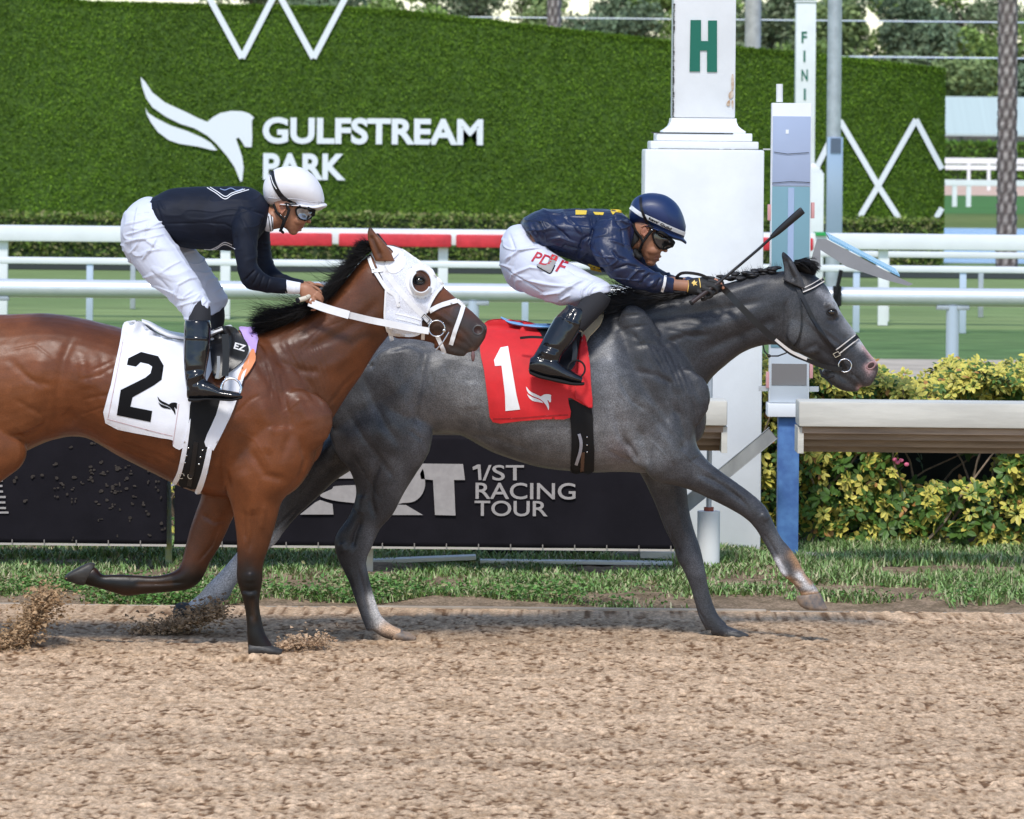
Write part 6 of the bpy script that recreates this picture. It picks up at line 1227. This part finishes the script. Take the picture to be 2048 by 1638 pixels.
mb.path([P(547,408,Y2-.075), P(553,424,Y2-.078), P(562,434,Y2-.08), P(568,440,Y2-.078), P(563,455,Y2-.06), P(560,462,Y2-.045)], .006, 8); mb.path([P(571,406,Y2-.086), P(578,420,Y2-.084), P(575,430,Y2-.083), P(568,446,Y2-.076), P(562,460,Y2-.05)], .0065, 8)
mb.path([P(562,461,Y2-.05), P(566,465,Y2-.01), P(562,461,Y2+.05)], .006, 8); mb.build('chin_strap', M['rubber'], j2, True)
for x, y in ((562,431),(570,433)): MB().ball(P(x, y, Y2-.088), .003, 8).build('rivet', M['steel'], j2, True)
# whip held in the near hand of jockey in black
r = MB(); r.bar(P(595,601,Y2-.20), P(612,596,Y2-.185), .011, 12); r.bar(P(612,596,Y2-.185), P(632,584,Y2-.12), .010, 12); tw = r.build('grip', mat('ivory_grip', (.60, .55, .45), .5), None, True)
wr = empty('riding_whip', P(595, 601, Y2-.2), 'short pale handled whip held low by the jockey in black', 'whip', 'whips'); tw.parent = wr; tw.matrix_parent_inverse = Matrix.Translation(-wr.location)
MB().bar(P(632,584,Y2-.12), P(672,560,Y2+.06), .009, 10, .006).build('shaft', mat('grey_whip', (.20, .20, .22), .5), wr, True); MB().bar(P(594,601.5,Y2-.203), P(597,600.5,Y2-.1985), .0125, 12).build('end_cap', M['black'], wr, True)
# ------------------------------------------------------------------ jockey in navy on the grey
Y1 = YG
j1 = empty('person', P(1130, 640, Y1), 'jockey in navy silks, white breeches and navy helmet, crouching over the grey horse', 'jockey', 'jockeys')
b = Blob(Y1)
b.tube([(1018,490,1035,550,.09),(1050,465,1075,500,.12),(1100,440,1115,494,.13),(1150,438,1160,505,.14),(1200,438,1200,520,.15),(1235,444,1230,512,.13),(1258,458,1246,498,.08)], sub=4)
BN1 = [(1050,470,1018,560,.08,-.08),(1088,492,1050,586,.105,-.11),(1130,520,1085,600,.108,-.14),(1170,542,1120,611,.098,-.175),(1200,558,1148,606,.086,-.205),(1218,568,1168,597,.07,-.235),(1222,583,1190,590,.05,-.245)]
BF1 = [(1060,470,1030,560,.08,.08),(1120,520,1080,595,.10,.12),(1170,545,1125,605,.09,.17),(1205,565,1155,612,.075,.21),(1220,585,1180,612,.06,.24)]
b.tube(BN1[:-1], grow=-.026); b.tube(BF1[:-1], grow=-.026)
b.limb([(1185,580,13,.035,-.24),(1180,612,13,.035,-.285),(1155,640,13,.034,-.31),(1125,685,12,.03,-.34),(1095,715,12,.03,-.36)]); b.limb([(1190,590,13,.03,.22),(1180,612,13,.03,.26),(1150,650,13,.03,.31),(1120,690,12,.03,.33)])
b.limb([(1225,460,20,.04,-.14),(1228,505,17,.036,-.20),(1258,545,13,.03,-.225),(1310,565,11,.026,-.205),(1345,569,11,.025,-.185),(1378,572,11.5,.025,-.175)])
b.limb([(1240,475,14,.03,.12),(1256,520,13,.028,.155),(1300,552,11,.026,.12),(1360,564,9,.024,.04),(1400,566,11,.025,0),(1420,568,11,.024,-.02)])
b.limb([(1240,470,28,.065),(1266,480,22,.058),(1280,480,24,.06)])
b.ell(1310,440,46,38,.074,0,.25)
b.tube([(1268,432,1272,490,.058),(1282,420,1280,506,.068),(1300,420,1290,520,.070),(1318,434,1300,527,.062),(1328,452,1308,527,.052),(1333,470,1316,522,.040)], sub=5, seg=28)
b.ell(1301,524,11,8,.03,0,.2); b.ell(1327,496,9,5.5,.013,0,-.7); b.ell(1331,501,5,4,.016); b.ell(1317,513,6.5,3.2,.022,0,.0); b.ell(1313,519,6.5,3.2,.02,0,.3); b.ell(1330,478,9,7,.05,0,.5); b.ell(1306,500,14,10,.02,-.045)
bo, bme = body_mesh(b, .0034, j1, [([(1314,513),(1312,519)], 3.2, (.30, .09, .075), .7), ([(1318,509),(1308,522)], 7, (.17, .09, .06), .4), ([(1355,566)], 13, (.20, .12, .09), .5)], [([(1322,516),(1309,516)], 1.3, -.004), ([(1322,505),(1314,510),(1310,516)], 2.5, -.002), ([(1285,508),(1298,518)], 3, .002)], 5)
earpart(1290, 462, Y1, j1, 1.15)
b = Blob(Y1)
b.tube([(1000,490,1000,530,.05),(1010,466,1014,565,.12),(1024,452,1040,582,.155),(1046,450,1068,578,.165),(1075,470,1100,560,.15)], sub=4, seg=36)
b.tube(BN1, sub=4, seg=32)
b.tube(BF1, sub=4, seg=28)
WS_ = [([(1010,520),(1040,500),(1085,492)], 4, .006), ([(1020,550),(1060,535),(1100,540)], 4, .005), ([(1050,560),(1100,570),(1150,575)], 3.5, .005), ([(1080,590),(1120,585),(1165,560)], 3.5, .006), ([(1160,600),(1165,580),(1190,560)], 3, .006), ([(1175,590),(1185,575),(1205,565)], 3, .005), ([(1000,530),(1040,556),(1085,585)], 2, -.004), ([(1020,470),(1030,500),(1010,530)], 3, -.005), ([(1060,470),(1075,495)], 3, -.004), ([(1100,520),(1150,548),(1190,562)], 4, -.004), ([(1120,600),(1140,590)], 3, .005)]
_, brm = cloth(b, 'breeches', .0037, j1, M['breeches'], [(p, w*1.1, a*1.4) for p, w, a in WS_], .0045, (13, 9, 13), 5, 9); BRB = bvh_of(brm)
RB = mat('dark_red_letter', (.42, .01, .03), .6)
patch('lettering', None, BRB, Y1, RB, j1, .003, .001, tri=text_tri('PD', 1062, 522, 36, 22, .015, .33, .25, maxedge=6)); patch('lettering', None, BRB, Y1, RB, j1, .003, .001, tri=text_tri('F', 1110, 542, 14, 26, .015, .33, .25, maxedge=6))
patch('boot_emblem', [spl([(1103,509),(1116,514),(1108,530),(1100,546),(1090,541),(1074,533),(1076,528),(1092,530),(1098,518)], 3)], BRB, Y1, mat('grey_print', (.28, .27, .27), .6), j1, .003, .001, 5); patch('emblem_cuff', [[(1104,508),(1117,513),(1113,522),(1101,517)]], BRB, Y1, M['redcloth'], j1, .004, .001, 5)
patch('emblem_sole', [ribbon_loop([(1074,533),(1090,542),(1101,546),(1110,530)], 2)], BRB, Y1, M['numblack'], j1, .004, .001, 5)
b = Blob(Y1)
b.tube([(1042,448,1074,480,.13),(1054,432,1076,496,.165),(1080,420,1096,503,.18),(1120,420,1126,512,.185),(1160,420,1162,524,.19),(1200,419,1198,540,.195),(1235,421,1226,540,.19),(1256,436,1246,520,.16),(1270,452,1258,505,.10)], sub=5, seg=40)
b.tube([(1190,440,1258,440,.09,-.12),(1182,475,1262,488,.085,-.185),(1188,512,1268,512,.075,-.215),(1205,535,1285,528,.062,-.228),(1232,562,1300,536,.052,-.228),(1262,576,1315,545,.045,-.218),(1295,582,1328,551,.040,-.205),(1326,584,1338,553,.036,-.192),(1346,586,1348,556,.033,-.182)], sub=5, seg=28)
b.tube([(1220,450,1270,450,.07,.12),(1230,500,1285,495,.06,.155),(1260,545,1310,530,.05,.14),(1310,578,1340,548,.042,.09),(1360,582,1375,556,.036,.035),(1388,580,1396,558,.03,.01)], sub=4)
JS = [([(1060,440),(1075,470),(1080,495)], 4, -.006), ([(1072,428),(1090,460),(1095,490)], 4, .006), ([(1095,425),(1110,450),(1140,480)], 4, -.007), ([(1120,425),(1150,450),(1165,470)], 4, .007), ([(1090,480),(1120,475),(1160,490)], 4, .006), ([(1150,520),(1165,480),(1180,470)], 4, -.007), ([(1180,430),(1185,460),(1178,490)], 4, -.008), ([(1200,425),(1195,445)], 3, .006), ([(1225,430),(1245,460),(1250,500)], 4, -.007), ([(1238,440),(1262,450)], 3, .008), ([(1220,480),(1250,490),(1265,500)], 4, .008), ([(1225,500),(1235,515),(1255,520)], 4, -.008), ([(1225,540),(1255,530),(1280,535)], 4, -.008), ([(1250,565),(1275,540),(1290,540)], 3.5, .008), ([(1275,572),(1290,555),(1300,545)], 3.5, -.008), ([(1295,575),(1310,560)], 3, .006), ([(1310,578),(1322,555)], 3, -.006), ([(1200,500),(1220,530)], 4, .007), ([(1110,505),(1130,490),(1160,500)], 4, -.005), ([(1330,560),(1334,582)], 2.5, -.004)]
jo, jme = cloth(b, 'jacket', .0037, j1, M['navysilk'], JS, .006, (11, 8, 14), 4, 12); JJ1 = bvh_of(jme)
patch('yellow_panel', [[(1151,420),(1174,421),(1172,429),(1151,429)]], JJ1, Y1, M['yellow'], j1, .003, .002, 4); patch('yellow_panel', [[(1186,424),(1208,425),(1206,430),(1190,429)]], JJ1, Y1, M['yellow'], j1, .003, .002, 4); patch('yellow_panel', [spl([(1222,419),(1240,420),(1244,426),(1232,424),(1226,429)], 3)], JJ1, Y1, M['yellow'], j1, .003, .002, 4)
patch('yellow_panel', [[(1176,528),(1200,536),(1203,545),(1182,540)]], JJ1, Y1, M['yellow'], j1, .003, .002, 4)
patch('sleeve_band', [ribbon_loop([(1331,551),(1329,567),(1324,584)], 5)], JJ1, Y1, M['numwhite'], j1, .003, .002, 4)
b = Blob(Y1); b.limb([(1248,468,34,.085),(1262,478,30,.076),(1272,486,26,.07)]); b.limb([(1266,500,12,.06),(1280,516,10,.05)]); me = b.mesh(.005, 3); wrinkle(me, .006, 22, 3); finish(me, 'neck_scarf', M['glove'], j1)
b = Blob(Y1); b.limb([(1205,585,21,.062,-.245),(1195,600,24,.062,-.26),(1175,622,24,.058,-.285),(1150,650,22,.054,-.31)]); finish(b.mesh(.005, 3), 'sock', M['sock'], j1)
sh = [(1168,618,1130,606,.050,-.295),(1172,626,1132,614,.058,-.30),(1163,652,1110,636,.060,-.325),(1145,684,1094,664,.056,-.345),(1126,708,1076,696,.050,-.36),(1118,728,1060,722,.046,-.37)]
ft = [(1060,716,1056,742,.036,-.37),(1084,706,1070,749,.042,-.375),(1108,716,1092,754,.042,-.38),(1130,734,1120,758,.040,-.385),(1150,745,1144,764,.040,-.39),(1166,754,1162,767,.028,-.395)]
so = [(1057,740,1059,748,.038,-.37),(1078,748,1076,756,.040,-.375),(1100,754,1098,761,.036,-.38),(1122,758,1119,766,.042,-.385),(1148,764,1146,771,.042,-.39),(1170,764,1168,771,.026,-.395)]
boot(Y1, j1, sh, ft, so, strokes=[([(1112,632),(1160,650)], 2, .004), ([(1140,616),(1125,650)], 3, .003), ([(1152,620),(1138,655)], 3, -.003), ([(1085,690),(1120,700)], 4, -.006), ([(1080,702),(1112,712)], 4, .006), ([(1075,715),(1105,722)], 3, -.006), ([(1110,650),(1090,680)], 5, -.003)], seed=8)
boot(Y1, j1, [(1175,628,1140,615,.05,.30),(1150,680,1110,665,.05,.34),(1125,715,1085,700,.045,.36)], [(1075,715,1070,745,.036,.36),(1120,720,1112,757,.04,.37),(1168,756,1164,768,.03,.38)], [(1072,744,1074,751,.036,.36),(1168,764,1166,771,.03,.38)])
ho, hm = helmet(Y1, j1, [(1258,430,1261,448,.03),(1260,414,1268,450,.062),(1268,398,1280,452,.088),(1286,388,1296,456,.100),(1310,386,1314,464,.106),(1334,392,1332,472,.102),(1354,408,1348,477,.085),(1366,430,1360,478,.058),(1372,452,1369,474,.03)], [(1290,448,1291,453,.09),(1325,460,1322,467,.098),(1350,470,1346,478,.082),(1366,476,1363,483,.052),(1374,485,1371,489,.022)], M['helmetnavy'], None)
HM1 = bvh_of(hm)
patch('helmet_band', [ribbon_loop([(1261,414),(1280,428),(1310,442),(1340,456),(1370,468)], 8)], HM1, Y1, M['signwhite'], ho, .003, .002, 4); HB1 = bvh_of(hm, ho.children[-1].data)
patch('band_lettering', None, HB1, Y1, M['numblack'], ho, .0025, .0008, tri=text_tri("keys' Guild", 1297, 438.5, 50, 5.5, .03, .47, maxedge=4))
patch('helmet_panel', [spl([(1290,416),(1304,410),(1322,416),(1334,432),(1338,446),(1320,442),(1300,430)], 3)], HM1, Y1, mat('navy_panel', (.010, .025, .10), .5), ho, .002, .001, 5)
patch('goggle_strap', [ribbon_loop([(1281,394),(1282,412),(1288,432),(1298,450),(1306,458)], 5)], HM1, Y1, M['black'], ho, .007, .003, 4)
HEADB = bvh_of(bme, hm)
goggles(Y1, j1, spl([(1306,466),(1320,463),(1336,472),(1350,483),(1346,493),(1335,498),(1322,499),(1311,489),(1306,477)], 3), HEADB, M['lensdark'], M['rubber'])
mb = MB(); mb.path([P(1266,450,Y1-.075), P(1272,462,Y1-.078), P(1281,474,Y1-.078), P(1286,484,Y1-.078), P(1281,497,Y1-.06)], .0055, 8); mb.path([P(1306,458,Y1-.09), P(1298,468,Y1-.086), P(1286,484,Y1-.08), P(1279,500,Y1-.055), P(1282,508,Y1-.01), P(1279,500,Y1+.05)], .0065, 8); mb.build('chin_strap', M['rubber'], j1, True)
MB().ball(P(1304,460,Y1-.097), .004, 8).build('buckle', M['steel'], j1, True)
# glove hand of jockey in navy closing on rein and whip
b = Blob(Y1)
b.tube([(1376,560,1373,585,.022,-.175),(1392,555,1390,590,.027,-.178),(1410,558,1408,594,.028,-.18),(1424,564,1422,590,.022,-.18)], sub=4)
for k, (a, r) in enumerate((([(1416,562,-.19),(1430,564,-.20),(1437,572,-.20),(1433,581,-.19)], .0115), ([(1412,570,-.20),(1428,573,-.21),(1434,582,-.205),(1426,588,-.19)], .011), ([(1404,577,-.205),(1420,582,-.21),(1424,591,-.205),(1415,595,-.19)], .0105), ([(1394,582,-.20),(1408,590,-.205),(1411,598,-.20),(1402,599,-.19)], .0095), ([(1398,560,-.165),(1416,556,-.16),(1430,558,-.165)], .011))):
    b.limb3([(*q, r*(1-.06*i)) for i, q in enumerate(a)], 12)
gm_ = b.mesh(.003, 4); sculpt(gm_, [([(1428,572),(1405,568)], 1.6, -.002), ([(1422,581),(1400,577)], 1.6, -.002)]); go = finish(gm_, 'glove', M['glove'], j1); GLB = bvh_of(gm_)
patch('glove_print', [spl([(1386,563),(1389,560),(1391,564),(1395,563),(1392,567),(1395,571),(1390,569),(1387,572),(1386,568),(1383,566)], 1)], GLB, Y1, M['gold'], go, .002, .001, 3); patch('glove_piping', [ribbon_loop([(1398,556),(1400,566),(1401,575)], 1.5)], GLB, Y1, M['gold'], go, .002, .001, 3); patch('glove_piping', [ribbon_loop([(1376,561),(1377,572),(1375,584)], 1.5)], GLB, Y1, M['gold'], go, .002, .001, 3)
b = Blob(Y1); b.limb3([(1428,559,-.165,.0095),(1438,565,-.17,.009),(1445,574,-.175,.008),(1447,578,-.175,.0065)], 12); me = b.mesh(.0022, 3); paint(me, (.45, .20, .12), []); finish(me, 'fingertip', M['skin'], j1)
b = Blob(Y1); b.tube([(1400,556,1398,578,.02,-.02),(1418,554,1416,582,.026,-.03),(1434,560,1432,582,.022,-.04)], sub=4)
for k in range(4): b.limb3([(1430,560+k*5,-.05-.01*k,.01),(1442,562+k*5,-.06,.01),(1445,570+k*4,-.05,.009),(1438,576+k*3,-.03,.008)], 10)
finish(b.mesh(.0032, 3), 'glove', M['glove'], j1)
# whip
w1 = empty('riding_whip', P(1384, 606, Y1-.2), 'long black whip with flat padded tip raised by the jockey in navy', 'whip', 'whips')
pw = [(1382,606,Y1-.215),(1400,592,Y1-.21),(1440,563,Y1-.20)]; MB().bar(P(*pw[0]), P(*pw[2]), .011, 14, .010).build('grip', mat('dark_grip', (.03, .018, .02), .5), w1, True)
MB().path([P(1440,563,Y1-.20), P(1476,533,Y1-.19), P(1515,500,Y1-.185), P(1548,470,Y1-.18)], .0066, 10).build('shaft', M['black'], w1, True)
b = Blob(Y1); b.limb([(1542,475,4,.008,-.18),(1556,463,6.5,.010,-.18),(1580,442,7.5,.010,-.18),(1602,423,8,.008,-.18),(1606,420,7,.006,-.18)]); finish(b.mesh(.0025, 2), 'padded_tip', M['black'], w1)
MB().bar(P(1381,607,Y1-.2155), P(1384,604.5,Y1-.2145), .0125, 14).build('end_cap', M['rubber'], w1, True)
